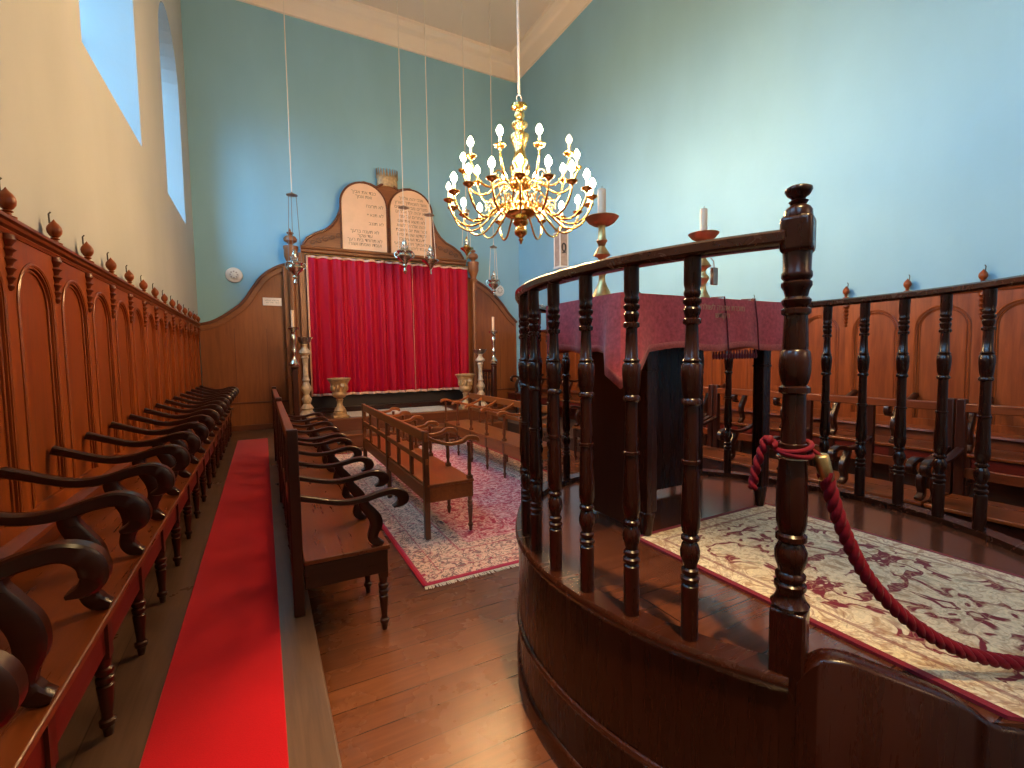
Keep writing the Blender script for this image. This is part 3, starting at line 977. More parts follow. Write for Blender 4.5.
# carpet on the platform
rug_mat('rug_cream', .47, .66, [.022, .085, .10, .14], (0.80, 0.64, 0.42), (0.20, 0.006, 0.018), (0.50, 0.31, 0.17), (0.48, 0.38, 0.24), (0.80, 0.65, 0.43), 9.0, 'cream')
def _rug_front(x):
    q = 1 - ((x - CX) / (EA + .05)) ** 2
    if x > 2.2:
        return CY - (EB - .035) * math.sqrt(max(0, 1 - ((x - CX) / (EA - .035)) ** 2)) + .012
    return CY - (EB + .05) * math.sqrt(max(0, q)) + .012
_rp = [(-.47, .66), (-.47, _rug_front(1.43) + .02 - .895)] + [(-.47 + .94 * k / 16, _rug_front(1.43 + .94 * k / 16) - .895) for k in range(1, 16)] + [(.47, _rug_front(2.37) - .895), (.47, .66)]
tag(MB().prism(_rp, .001, .010, lambda a_, b_, d: (a_, b_, d)).build('platform_rug', 'rug_cream', smooth=0, loc=(1.90, .895, ZF)), 'cream rug with dark red scroll pattern on the railed platform', 'rug')

# reading table
TT = 1.735
tt = thing('reading_table', 'dark wooden reading table on square legs under the crimson cloth', 'table', (1.895, 1.735, ZF))
tz = -ZF
MB().box(-.60, .60, -.26, .26, 1.70 + tz, TT + tz).build('tabletop', 'wood_dark', tt, bevel=.008)
for (x, y) in ((-.40, -.20), (.40, -.20), (-.40, .22), (.40, .22)):
    mb = MB().box(-.030, .030, -.030, .030, .12, 1.70 + tz)
    for q in (1.42, 1.55, 1.60):
        mb.box(-.034, .034, -.034, .034, q + tz, q + .012 + tz)
    mb.lathe([(.020, .012), (.022, .02), (.030, .09), (.034, .10), (.034, .12)], 0, 0, 14)
    mb.build('leg', 'wood_bimah', tt, bevel=.004, loc=(x, y, 0))
MB().box(-.43, -.415, -.17, .25, .03, 1.70 + tz).build('side_panel', 'wood_dark_z', tt, bevel=.003)
MB().box(-.41, .42, .235, .25, .03, 1.70 + tz).build('back_panel', 'wood_bimah', tt, bevel=.003)

# the crimson cloth: top plus four hanging sides with folds
def cloth():
    x0, x1, y0, y1 = 1.28, 2.505, 1.462, 2.01
    zt = TT + .010
    t = thing('table_cloth', 'crimson velvet cloth with a woven inscription draped over the reading table', 'tablecloth', (1.895, 1.735, TT))
    O = (1.895, 1.735, TT)
    mb = MB()
    drop = .232
    per = []
    N = 26
    for k in range(N): per.append((x0 + (x1 - x0) * k / N, y0, 0, -1, k / N, 0))
    M = 14
    for k in range(M): per.append((x1, y0 + (y1 - y0) * k / M, 1, 0, k / M, 1))
    for k in range(N): per.append((x1 - (x1 - x0) * k / N, y1, 0, 1, k / N, 2))
    for k in range(M): per.append((x0, y1 - (y1 - y0) * k / M, -1, 0, k / M, 3))
    n = len(per)
    rows = 9
    def vert(i, r_):
        x, y, nx, ny, t_, side = per[i]
        q = r_ / (rows - 1)
        # distance to nearest front-left corner adds a hanging point
        dcl = math.hypot(x - x0, y - y0)
        extra = .155 * max(0, 1 - dcl / .13)
        wav = .012 * sin(i * 1.25 + side) + .008 * sin(i * .53 + 2)
        if side == 3: wav *= 1.6
        out = .006 + q * (.014 + wav)
        if dcl < .13: out += q * .02 * (1 - dcl / .13)
        px_, py_ = x + nx * out, y + ny * out
        if dcl < 1e-6: px_, py_ = x - out * .7, y - out * .7
        return (px_ - O[0], py_ - O[1], zt - q * (drop + extra + .010 * sin(i * .7)) - O[2])
    vs = [vert(i, r_) for r_ in range(rows) for i in range(n)]
    fs = [(r_ * n + i, r_ * n + (i + 1) % n, (r_ + 1) * n + (i + 1) % n, (r_ + 1) * n + i) for r_ in range(rows - 1) for i in range(n)]
    fs.append(tuple(range(n)))
    mb.add(vs, fs)
    mb.mi = [1 if (k < n * (rows - 1) and k >= n * (rows - 2)) else 0 for k in range(len(fs))]
    mb.build('drape', ['cloth_crimson', 'cloth_trim'], t, smooth=60, solid=.004, fixn=False)
    # inscription on the front face
    y_ = y0 - .022 - O[1]
    for s_, size, zc in ((rtl('מזכרת אהבה לשולחן'), .036, 1.690), (rtl('הקודש'), .036, 1.655)):
        vs, fs = text_mb(s_, size, lambda a_, b_: (1.862 + a_ - O[0], y_, zc + b_ - O[2]))
        if vs:
            m2 = MB(); m2.add(vs, fs)
            m2.build('inscription', 'gold_thread', t, smooth=0, solid=.002, fixn=False)
    # cords with tassels
    for xx in (1.885, 2.105):
        m2 = MB()
        m2.tube([(xx - O[0], y0 + .06 - O[1], zt + .012 - O[2]), (xx - O[0], y0 - .012 - O[1], zt + .008 - O[2]), (xx + .004 - O[0], y0 - .024 - O[1], zt - .10 - O[2]), (xx + .01 - O[0], y0 - .030 - O[1], zt - .24 - O[2])], .004, 6)
        m2.build('cord', 'cord_dark', t)
    m2 = MB()
    for k in range(16):
        xx = 1.80 + .30 * k / 15
        m2.lathe([(.002, 1.466 - O[2]), (.007, 1.474 - O[2]), (.007, 1.486 - O[2]), (.004, 1.494 - O[2]), (.003, 1.51 - O[2])], xx - O[0], y0 - .024 - O[1], 6)
    m2.build('tassel_fringe', 'cord_dark', t)
cloth()

# table candlesticks
def candlestick(name, label, loc, prof, mat, pan=None, n=20, group=None, panmat=None):
    t = thing(name, label, 'candlestick', loc, 0, group)
    MB().lathe(prof, 0, 0, n).build('stem', mat, t, smooth=45)
    if pan:
        MB().lathe(pan, 0, 0, n).build('drip_pan', panmat or mat, t, smooth=45)
    return t
def candle(label, loc, r, h):
    t = thing('candle', label, 'candle', loc)
    MB().lathe([(r, 0), (r, h - .004), (r * .8, h)], 0, 0, 16).build('wax_body', 'wax', t, smooth=45)
    MB().tube([(0, 0, h - .001), (.001, 0, h + .008), (.003, 0, h + .014)], .0015, 6).build('wick', 'iron', t)
    return t
zt = TT + .014
TC = [(.058, 0), (.058, .008), (.052, .014), (.040, .03), (.034, .045), (.026, .06), (.016, .085), (.014, .11), (.022, .125), (.030, .14), (.030, .15), (.016, .165), (.012, .178), (.020, .195), (.040, .205), (.028, .225), (.014, .245), (.020, .262), (.026, .270), (.018, .285), (.016, .33), (.018, .34), (.030, .345), (.030, .352)]
TP = [(.018, .340), (.040, .342), (.060, .354), (.078, .376), (.076, .378), (.056, .364), (.030, .354), (.014, .352)]
candlestick('candlestick', 'brass candlestick at the left end of the crimson table', (1.405, 1.735, zt), TC, 'brass_dull', TP, panmat='copper_pan')
candle('pale candle in the left brass candlestick on the crimson table', (1.405, 1.735, zt + .355), .019, .150)
ct = candlestick('candlestick', 'brass candlestick with hanging snuffer near the right of the crimson table', (2.085, 1.735, zt), TC, 'brass_dull', TP, panmat='copper_pan')
mb = MB().tube([(.03, -.02, .25), (.055, -.02, .235), (.06, -.02, .20)], .003, 6)
mb.box(.042, .078, -.03, -.01, .11, .20)
mb.build('snuffer', 'pewter', ct, bevel=.004)
candle('pale candle in the right brass candlestick with snuffer', (2.085, 1.735, zt + .355), .018, .150)
mb = MB().lathe([(.062, 0), (.066, .012), (.060, .035), (.045, .055), (.02, .066), (.006, .068), (.006, .074), (0, .076)], 0, 0, 20)
tag(mb.build('domed_lid', 'void', smooth=60, loc=(1.64, 1.80, zt)), 'small dark domed lid on the crimson table between the candlesticks', 'lid')

# red rope from the newel post
def rope():
    nx, ny = ell(A0)
    t = thing('barrier_rope', 'twisted dark red rope with brass ferrule hanging from the newel post', 'rope', (nx, ny, ZF))
    O = Vector((nx, ny, ZF))
    def L(p): return Vector(p) - O
    # unit vector along the picture's right seen from the entrance
    ux, uy = .882, -.471
    def P(d, z, side=0): return (nx + ux * d + uy * side, ny + uy * d - ux * side, z)
    core = spline([P(.060, 1.208, .03), P(.074, 1.16, .03), P(.108, 1.065, .03), P(.165, .955, .03), P(.24, .868, .03), P(.33, .798, .03), P(.43, .750, .03), P(.54, .726, .03), P(.67, .714, .03), P(.85, .7055, .0), P(1.02, .7045, -.05), P(1.15, .7045, -.16)], 10)
    mb = MB()
    T = [Vector(p) for p in core]
    # arc length
    acc = [0]
    for i in range(1, len(T)): acc.append(acc[-1] + (T[i] - T[i - 1]).length)
    for st in range(3):
        pts = []
        for i, p in enumerate(T):
            tg = (T[min(i + 1, len(T) - 1)] - T[max(i - 1, 0)]).normalized()
            n1 = tg.cross(Vector((uy, -ux, 0))).normalized()
            n2 = tg.cross(n1)
            a_ = acc[i] / .085 * 2 * pi + st * 2 * pi / 3
            pts.append(L(p) + (n1 * cos(a_) + n2 * sin(a_)) * .0078)
        mb.tube(pts, .0105, 8)
    mb.build('twisted_cord', 'rope_red', t, smooth=60)
    d = (T[3] - T[0]).normalized()
    a_ = L(T[0]) - d * .045
    mb = MB().tube([a_, a_ + d * .004, a_ + d * .062, a_ + d * .066], [.013, .0165, .0165, .014], 16)
    mb.build('ferrule', 'brass_dull', t, smooth=50)
    mb = MB()
    loop = [(.0395 * cos(2 * pi * k / 24), .0395 * sin(2 * pi * k / 24), 1.255 - ZF + .008 * sin(2 * pi * k / 24)) for k in range(24)]
    mb.tube(loop, .0065, 8, closed=True)
    loop = [(.039 * cos(2 * pi * k / 24), .039 * sin(2 * pi * k / 24), 1.268 - ZF + .010 * cos(2 * pi * k / 24)) for k in range(24)]
    mb.tube(loop, .006, 8, closed=True)
    mb.tube([(ux * .041, uy * .041, 1.262 - ZF), tuple(a_ + d * .004)], .005, 8)
    mb.build('neck_loop', 'rope_red', t, smooth=60)
    MB().tube([(.0345 * cos(2 * pi * k / 24), .0345 * sin(2 * pi * k / 24), 1.240 - ZF) for k in range(24)], .003, 6, closed=True).build('ring', 'silver', t)
    # the tied end behind the post
    mb = MB()
    end = spline([(-ux * .045, -uy * .045, 1.268 - ZF), (-ux * .052 + .01, -uy * .05 + .02, 1.285 - ZF), (-ux * .066 + .012, -uy * .066 + .02, 1.25 - ZF), (-ux * .078 + .014, -uy * .078 + .024, 1.20 - ZF), (-ux * .084 + .015, -uy * .084 + .025, 1.155 - ZF)], 8)
    for st in range(2):
        pts = []
        for i, p in enumerate(end):
            a2 = i * .75 + st * pi
            pts.append((p[0] + .006 * cos(a2), p[1] + .006 * sin(a2), p[2]))
        mb.tube(pts, .0065, 7)
    mb.build('tied_end', 'rope_red', t, smooth=60)
rope()

# ------------------------------------------------------------------ ark platform, ark, side panelling
PZ = .45
at = thing('ark_platform', 'two dark wooden steps running across in front of the curtained ark', 'steps', (2.2, 8.9, 0))
MB().box(.30 - 2.2, 4.195 - 2.2, 8.50 - 8.9, YB - .10 - 8.9, 0, PZ).build('upper_step', 'wood_step', at, bevel=.012)
MB().box(.30 - 2.2, 4.08 - 2.2, 8.05 - 8.9, 8.499 - 8.9, 0, .225).build('lower_step', 'wood_step', at, bevel=.012)
mb = MB()
for (y, z) in ((8.50, PZ - .03), (8.05, .195)):
    mb.box(.30 - 2.2, 4.08 - 2.2, y - 8.9 - .016, y - 8.9 - .001, z, z + .028)
mb.build('nosing', 'wood_ark_h', at, bevel=.006)
tag(MB().box(-.96, .96, -.42, .42, 0.001, .008).build('step_mat', 'mat_pale', smooth=0, loc=(2.30, 9.02, PZ)), 'pale flat mat on the top step in front of the ark', 'mat')

YA = 9.55
KX = 9.55 / 9.3
KS = 9.55 / 9.5
def ax_(x): return x * KX
def az_(z): return 1.5 + (z - 1.5) * KX
ark = thing('ark_cabinet', 'carved wooden ark with two arched tablets and a crown above the curtain', 'ark', (2.33, YA, PZ))
AO = (2.33, YA, PZ)
def fr(a_, b_, d): return (a_ - AO[0], d - AO[1], b_ - AO[2])
half = [(.713, 3.519), (.735, 3.60), (.80, 3.70), (.95, 3.80), (1.113, 3.873), (1.23, 3.97), (1.311, 4.086), (1.385, 4.25), (1.42, 4.42), (1.488, 4.600), (1.60, 4.735), (1.72, 4.81), (1.84, 4.845), (1.97, 4.825), (2.07, 4.79), (2.16, 4.85), (2.28, 4.88)]
half = [(ax_(a_), az_(b_)) for a_, b_ in half]
mid = ax_(2.283)
poly = [(ax_(.713), az_(3.42))] + half + [(2 * mid - a_, b_) for a_, b_ in half[-2::-1]] + [(2 * mid - ax_(.713), az_(3.42))]
MB().prism(poly, YA + .02, YA + .10, fr).build('pediment', 'wood_ark_h', ark, bevel=.012)
# raised edge following the curve
edge = [(a_ - AO[0], YA + .015 - AO[1], b_ - .03 - AO[2]) for a_, b_ in poly[1:-1]]
MB().tube(edge, .026, 8).build('pediment_moulding', 'wood_step', ark, smooth=50)
mb = MB()
cor = [(0, 3.43), (-.03, 3.43), (-.05, 3.45), (-.05, 3.485), (-.09, 3.50), (-.10, 3.53), (-.07, 3.55), (0, 3.55)]
for (o, z) in ():
    pass
m_ = len(cor)
xa, xb = .70 * KS, 2 * mid - .70 * KS
mb.add([(x - AO[0], YA + o - AO[1] + .03, az_(z) - AO[2] - .02) for x in (xa, xb) for o, z in cor], [tuple(range(m_)), tuple(m_ + i for i in range(m_ - 1, -1, -1))] + [(i, (i + 1) % m_, m_ + (i + 1) % m_, m_ + i) for i in range(m_)])
mb.build('cornice', 'wood_ark_h', ark, smooth=30)
MB().box(xa - AO[0], xb - AO[0], 0.0, YB - .05 - YA, .05, az_(3.42) - AO[2] - .02).build('body', 'void', ark)
mb = MB()
for x in (.715 * KS, 2 * mid - .715 * KS):
    mb.box(x - .055 - AO[0], x + .055 - AO[0], -.03, .02, .0, az_(3.40) - AO[2])
mb.build('door_jambs', 'wood_ark', ark, bevel=.006)
MB().box(xa - AO[0], xb - AO[0], -.06, .02, .0, .10).build('threshold', 'wood_dark', ark, bevel=.008)
# tablets
def tablet_poly(x0, x1, zb0, zb1, apex):
    c = (x0 + x1) / 2; r = (x1 - x0) / 2
    zs = apex - r
    p = [(x0, zb0), (x0, zs)]
    for k in range(1, 18):
        a_ = pi - pi * k / 18
        p.append((c + r * cos(a_), zs + r * sin(a_)))
    return p + [(x1, zs), (x1, zb1)]
TXT_L = ['כבד את אביך', 'ואת אמך', '', 'לא תרצח', '', 'לא תנאף', '', 'לא תגנב', '', 'לא תענה ברעך', 'עד שקר', 'לא תחמד בית רעך', 'ועבדו ואמתו ושורו']
TXT_R = ['אנכי יהוה אלהיך', 'אשר הוצאתיך מארץ', 'מצרים מבית עבדים', 'לא יהיה לך אלהים', 'אחרים על פני', 'לא תשא את שם', 'יהוה אלהיך לשוא', 'זכור את יום השבת', 'לקדשו ששת ימים', 'תעבד ועשית כל', 'מלאכתך ויום השביעי', 'שבת ליהוה אלהיך']
for (x0, x1, ap, txt, right) in ((1.414, 2.235, 4.785, TXT_L, False), (2.318, 3.150, 4.787, TXT_R, True)):
    X0, X1, AP = ax_(x0), ax_(x1), az_(ap)
    zb = az_(3.53)
    pp = tablet_poly(X0, X1, zb, zb, AP)
    tb = MB().prism(pp, YA - .012, YA + .03, fr).build('tablet', 'tablet', ark, bevel=.004)
    fr_path = [(a_ - AO[0], YA - .004 - AO[1], b_ - AO[2]) for a_, b_ in tablet_poly(X0 - .018, X1 + .018, zb, zb, AP + .018)]
    MB().tube(fr_path, .020, 6).build('tablet_frame', 'wood_step', ark, smooth=50)
    c = (X0 + X1) / 2
    H_ = (AP - .14) - (zb + .05)
    n = len(txt)
    for i, s_ in enumerate(txt):
        if not s_: continue
        zz = AP - .20 - i * (H_ - .02) / n
        size = .088
        half_w = (X1 - X0) / 2 - .04
        if right or i < 2 or i > 8:
            vs, fs = text_mb(rtl(s_), size, lambda a_, b_: (c + a_ - AO[0], YA - .0135 - AO[1], zz + b_ - AO[2]))
        else:
            vs, fs = text_mb(rtl(s_), size, lambda a_, b_: (X1 - .05 + a_ - AO[0], YA - .0135 - AO[1], zz + b_ - AO[2]), align='RIGHT')
        if not vs: continue
        # fit inside the arch width
        xs = [v[0] + AO[0] for v in vs]
        w_ = max(xs) - min(xs)
        lim = 2 * half_w
        if zz > AP - (X1 - X0) / 2:
            lim = 2 * math.sqrt(max(.01, ((X1 - X0) / 2 - .04) ** 2 - (zz + .07 - (AP - (X1 - X0) / 2)) ** 2))
        if w_ > lim:
            vs = [((v[0] + AO[0] - c) * lim / w_ + c - AO[0], v[1], v[2]) for v in vs]
        m2 = MB(); m2.add(vs, fs)
        m2.build('text_line', 'ink_soft', tb, smooth=0, solid=.002, fixn=False)
# crown
mb = MB()
cxr = ax_(2.30)
n = 22
ro = .20
crown = []
vs = []; fs = []
for k in range(n * 2):
    a_ = 2 * pi * k / (n * 2)
    top = az_(4.98) if k % 2 else az_(5.15)
    for r_, z_ in ((ro * .93, az_(4.80)), (ro, az_(4.83)), (ro * .97, az_(4.95)), (ro * 1.06, top)):
        vs.append((cxr + r_ * cos(a_) - AO[0], YA + .06 + r_ * .6 * sin(a_) - AO[1] + .04, z_ - AO[2]))
N2 = n * 2
for k in range(N2):
    j = (k + 1) % N2
    for q in range(3):
        fs.append((k * 4 + q, j * 4 + q, j * 4 + q + 1, k * 4 + q + 1))
mb.add(vs, fs)
mb.build('crown', 'crown_gold', ark, smooth=25, solid=.012)
# carved leaf scrolls in the corners of the pediment
for sx in (-1, 1):
    mb = MB()
    for j in range(5):
        cx_ = .90 + .11 * j
        cz_ = 3.60 + .045 * j
        pts = []
        for k in range(26):
            a_ = k / 25 * 2.6 * pi
            r_ = .062 * (1 - k / 30)
            x_ = ax_(cx_) + r_ * cos(a_ + j)
            if sx > 0: x_ = 2 * mid - x_
            pts.append((x_ - AO[0], YA + .016 - AO[1], az_(cz_) + r_ * .8 * sin(a_ + j) - AO[2]))
        mb.tube(pts, .010, 5)
    mb.build('carved_leaf_scroll', 'carving', ark, smooth=60)
# columns either side
colp = [(.085, 0), (.085, .06), (.07, .09), (.06, .12), (.055, .5), (.052, 2.55), (.058, 2.60), (.075, 2.63), (.062, 2.67), (.075, 2.72), (.10, 2.78), (.115, 2.82), (.118, 2.94), (.125, 2.96), (.125, 3.0), (.05, 3.01), (.04, 3.03), (.06, 3.06), (.11, 3.09), (.115, 3.13), (.09, 3.17), (.04, 3.19), (.03, 3.20), (.06, 3.225), (.06, 3.24), (.02, 3.26), (.012, 3.30), (.0, 3.32)]
for x in (.535 * KS, 2 * mid - .535 * KS):
    MB().lathe([(r_, z_ * 1.03) for r_, z_ in colp], x - AO[0], -.03, 20).build('column', 'wood_ark', ark, smooth=40)

for sx in (-1, 1):
    xo = mid + sx * (mid - .40 * KS); xi_ = mid + sx * (mid - .70 * KS)
    MB().box(min(xo, xi_) - AO[0], max(xo, xi_) - AO[0], .06, .10, 0, az_(3.15) - AO[2]).build('wing_board', 'wood_side', ark, bevel=.006)

# curtain
def curtain():
    t = thing('ark_curtain', 'long red velvet curtain with pale trim closing the ark', 'curtain', (2.33, YA - .13, PZ))
    O = (2.33, YA - .13, PZ)
    x0, x1 = .775 * KS, 3.945 * KS
    zt_, zb_ = az_(3.34), .78
    def fold(u, v):
        x = x0 + (x1 - x0) * u
        amp = .040 * (.55 + .45 * (1 - v))
        y = amp * (sin(u * 2 * pi * 14 + 1.7 * sin(u * 13) + .25 * sin(v * 3 + u * 20)) + .42 * sin(u * 2 * pi * 31 + 2 * sin(u * 29) + v * .8))
        y += .015 * sin(u * 9 + v * 2)
        z = zb_ + (zt_ - zb_) * v
        z += .010 * sin(u * 2 * pi * 14) * (1 if v > .98 else .35 if v < .03 else 0)
        return (x - O[0], y, z - O[2])
    mb = MB().grid(330, 22, fold)
    mb.build('velvet', 'velvet_red', t, smooth=80, solid=.004, fixn=False)
    def strip(f0, f1, nu, off, name):
        m2 = MB()
        m2.grid(nu, 3, lambda u, v: (lambda p: (p[0], p[1] - off, p[2]))(fold(*(f0(u, v)))))
        m2.build(name, 'trim_cream', t, smooth=80, solid=.004, fixn=False)
    strip(lambda u, v: (u, .985 + .015 * v), None, 330, .006, 'top_trim')
    strip(lambda u, v: (u, 0.0 + .018 * v), None, 330, .006, 'hem_trim')
    strip(lambda u, v: (u * .010, v), None, 4, .006, 'side_trim')
    m2 = MB()
    for uu in (.62, ):
        m2.tube([fold(uu, v / 10)[0:1] + (fold(uu, v / 10)[1] - .02, fold(uu, v / 10)[2]) for v in range(0, 11)], .004, 6)
    m2.build('draw_cord', 'trim_cream', t)
    # rail and little rings
    m2 = MB().tube([(x0 - .02 - O[0], .0, zt_ + .02 - O[2]), (x1 + .02 - O[0], .0, zt_ + .02 - O[2])], .012, 8)
    m2.build('curtain_rod', 'brass_dull', t)
curtain()

# curved side panelling
def side_panel(label, pts, xin, s):
    t = thing('curved_panelling', label, 'wall panelling', (pts[0][0], YB - .004, AZ))
    O = (pts[0][0], YB - .004, AZ)
    g = lambda a_, b_, d: (a_ - O[0], d - O[1], b_ - O[2])
    sp = spline(pts, 6)
    poly = [(pts[0][0], AZ)] + sp + [(pts[-1][0], AZ)]
    MB().prism(poly, YB - .05, YB - .006, g).build('boarding', 'wood_side', t)
    def band(w0, w1, y0, y1, name, mat):
        m2 = MB()
        n = len(sp)
        vs = []
        for i in range(n):
            a_ = sp[max(0, i - 1)]; c = sp[min(n - 1, i + 1)]
            tx, tz_ = c[0] - a_[0], c[1] - a_[1]
            l = math.hypot(tx, tz_)
            nx, nz = tz_ / l, -tx / l
            if nz > 0: nx, nz = -nx, -nz
            for w_, y_ in ((w0, y0), (w0, y1), (w1, y1), (w1, y0)):
                vs.append((sp[i][0] + nx * w_ - O[0], y_ - O[1], sp[i][1] + nz * w_ - O[2]))
        fs = []
        for i in range(n - 1):
            for k in range(4):
                k2 = (k + 1) % 4
                fs.append((i * 4 + k, i * 4 + k2, i * 4 + 4 + k2, i * 4 + 4 + k))
        fs += [(0, 1, 2, 3), (4 * n - 1, 4 * n - 2, 4 * n - 3, 4 * n - 4)]
        m2.add(vs, fs)
        m2.build(name, mat, t, smooth=30, bevel=.006)
    band(-.02, .10, YB - .005, YB - .075, 'curved_moulding', 'wood_ark_h')
    band(-.035, .012, YB - .005, YB - .10, 'top_bead', 'wood_step')
    xa_, xb_ = sorted((pts[0][0], pts[-1][0]))
    m2 = MB().box(xa_ - O[0], xb_ - O[0], -.066, -.046, .69 - O[2], .72 - O[2])
    m2.box(xa_ - O[0], xb_ - O[0], -.062, -.046, AZ - O[2], AZ + .10 - O[2])
    m2.build('dado_moulding', 'wood_step', t, bevel=.005)
    m2 = MB()
    for k in range(1, 3):
        xx = xa_ + (xb_ - xa_) * k / 3
        m2.box(xx - .004 - O[0], xx + .004 - O[0], -.052, -.044, .72 - O[2], 2.05 - O[2])
    m2.build('board_joint', 'wood_step', t)
k_ = 9.75 / 9.6
def K(p): return (p[0] * k_, 1.5 + (p[1] - 1.5) * k_)
side_panel('curved wooden panelling between the cream wall and the ark, with a plaque', [K(p) for p in [(-.93, 2.090), (-.758, 2.136), (-.592, 2.224), (-.422, 2.35), (-.247, 2.514), (-.028, 2.86), (.12, 3.029), (.295, 3.148), (.44, 3.205), (.60, 3.22)]], .45, 1)
side_panel('curved wooden panelling between the ark and the long blue wall', [K(p) for p in [(3.96, 3.19), (4.10, 3.17), (4.294, 3.113), (4.586, 2.93), (4.833, 2.693), (5.035, 2.45), (5.24, 2.25)]], 4.1, -1)

# plaque on the left panelling
pl = thing('wall_plaque', 'small white paper notice pinned to the curved panelling left of the ark', 'sign', (.203, YB - .062, 2.55))
MB().box(-.155, .155, -.012, 0, -.072, .072).build('card', 'paper', pl, bevel=.002)
mb = MB()
for row, (zz, segs_) in enumerate(((.02, [(-.12, -.02), (.0, .11)]), (-.02, [(-.10, -.06), (-.03, .02), (.05, .12)]))):
    for (u0, u1) in segs_:
        n_ = int((u1 - u0) / .006)
        mb.tube([(u0 + q * .006, -.0125, zz + (.010 if q % 2 else -.006) + (.005 if q % 5 == 0 else 0)) for q in range(n_ + 1)], .0022, 4)
mb.build('lettering', 'ink', pl)

def detector(label, x, z):
    t = thing('smoke_detector', label, 'smoke detector', (x, YB - .001, z))
    def ly(prof, mat, name):
        mb = MB().lathe(prof, 0, 0, 24)
        mb.v = [(p[0], -p[2], p[1]) for p in mb.v]
        return mb.build(name, mat, t, smooth=40)
    ly([(.135, 0), (.135, .02), (.125, .032), (.09, .04), (.0, .041)], 'white_plastic', 'base_plate')
    ly([(.078, .038), (.078, .06), (.06, .075), (.0, .078)], 'white_plastic', 'sensor_head')
    m2 = MB()
    for k in range(8):
        a_ = 2 * pi * k / 8
        m2.box(.055 * cos(a_) - .012, .055 * cos(a_) + .012, -.082, -.07, .055 * sin(a_) - .012, .055 * sin(a_) + .012)
    m2.build('vent_slots', 'grey_plastic', t)
detector('round white detector on the blue wall left of the ark', -.386, 3.005)
detector('round white detector on the blue wall right of the ark, behind a hanging lamp', 4.90, 3.0)

# urns
URN = [(.11, 0), (.115, .05), (.115, .09), (.10, .10), (.105, .12), (.09, .15), (.055, .20), (.045, .25), (.05, .29), (.065, .31), (.05, .33), (.10, .36), (.125, .40), (.125, .43), (.115, .45), (.125, .52), (.15, .60), (.185, .66), (.20, .67), (.20, .69), (.18, .695), (.15, .66), (.12, .55), (.02, .52)]
for (x, y, lab) in ((1.175, 8.70, 'gilded stone urn on the ark step at the left of the pale mat'), (3.53, 8.60, 'gilded stone urn on the ark step at the right of the pale mat')):
    t = thing('garden_urn', lab, 'urn', (x, y, PZ))
    MB().lathe([(r_, z_) for r_, z_ in URN], 0, 0, 26).build('bowl', 'urn_gilt', t, smooth=40)
    mb = MB().box(-.13, .13, -.13, .13, 0, .045)
    mb.build('plinth', 'urn_gilt', t, bevel=.008)
    m2 = MB()
    for k in range(10):
        a_ = 2 * pi * k / 10
        rr = .128
        m2.lathe([(.004, .46), (.022, .48), (.026, .53), (.016, .58), (.004, .60)], rr * cos(a_), rr * sin(a_), 8)
    m2.build('relief', 'urn_gilt', t, smooth=60)
    vs_ = [(cos(a_ * pi / 8) * .035, -.158, .575 + sin(a_ * pi / 8) * .03) for a_ in range(16)]
    MB().prism([(p[0], p[2]) for p in vs_], -.175, -.14, lambda a_, b_, d: (a_ + .03, d, b_)).build('medallion', 'stone_cream', t, bevel=.006)

# tall floor candlesticks
FC = [(.13, 0), (.13, .04), (.14, .06), (.10, .10), (.085, .13), (.11, .16), (.085, .20), (.06, .24), (.075, .27), (.085, .32), (.06, .36), (.045, .40), (.06, .44), (.085, .48), (.09, .52), (.06, .58), (.045, .62), (.065, .65), (.05, .68), (.045, .70), (.04, .90), (.05, 1.02), (.065, 1.04), (.05, 1.07), (.10, 1.12), (.09, 1.16), (.05, 1.20), (.04, 1.24), (.05, 1.26), (.04, 1.28), (.05, 1.30)]
def floor_candlestick(label, x, y, hz):
    k = hz / 1.40
    t = thing('floor_candlestick', label, 'candlestick', (x, y, PZ))
    MB().lathe([(r_, z_ * k) for r_, z_ in FC], 0, 0, 22).build('stem', 'stone_cream', t, smooth=40)
    mb = MB()
    for q in range(3):
        a_ = 2 * pi * q / 3 + .5
        mb.lathe([(.03, 0), (.045, .015), (.045, .035), (.02, .06)], .125 * cos(a_), .125 * sin(a_), 10)
    mb.build('foot', 'stone_cream', t, smooth=50)
    mb = MB()
    for q in range(8):
        a_ = 2 * pi * q / 8
        ca, sa = cos(a_), sin(a_)
        def pm(u, z, w_, ca=ca, sa=sa): return (u * ca - w_ * sa, u * sa + w_ * ca, z)
        mb.ribbon([(.02, 1.28 * k), (.06, 1.29 * k), (.095, 1.32 * k), (.115, 1.37 * k), (.135, 1.39 * k)], [.006, .006, .005, .004, .002], .075, pm)
    mb.build('petal_pan', 'pewter', t, smooth=50)
    MB().lathe([(.02, 1.28 * k), (.035, 1.30 * k), (.035, 1.36 * k), (.03, 1.40 * k), (.0, 1.40 * k)], 0, 0, 14).build('socket', 'silver', t, smooth=50)
floor_candlestick('tall cream floor candlestick with petal pan left of the curtain', .665, 9.02, 1.43)
floor_candlestick('tall cream floor candlestick with petal pan right of the curtain', 3.93, 8.75, 1.19)

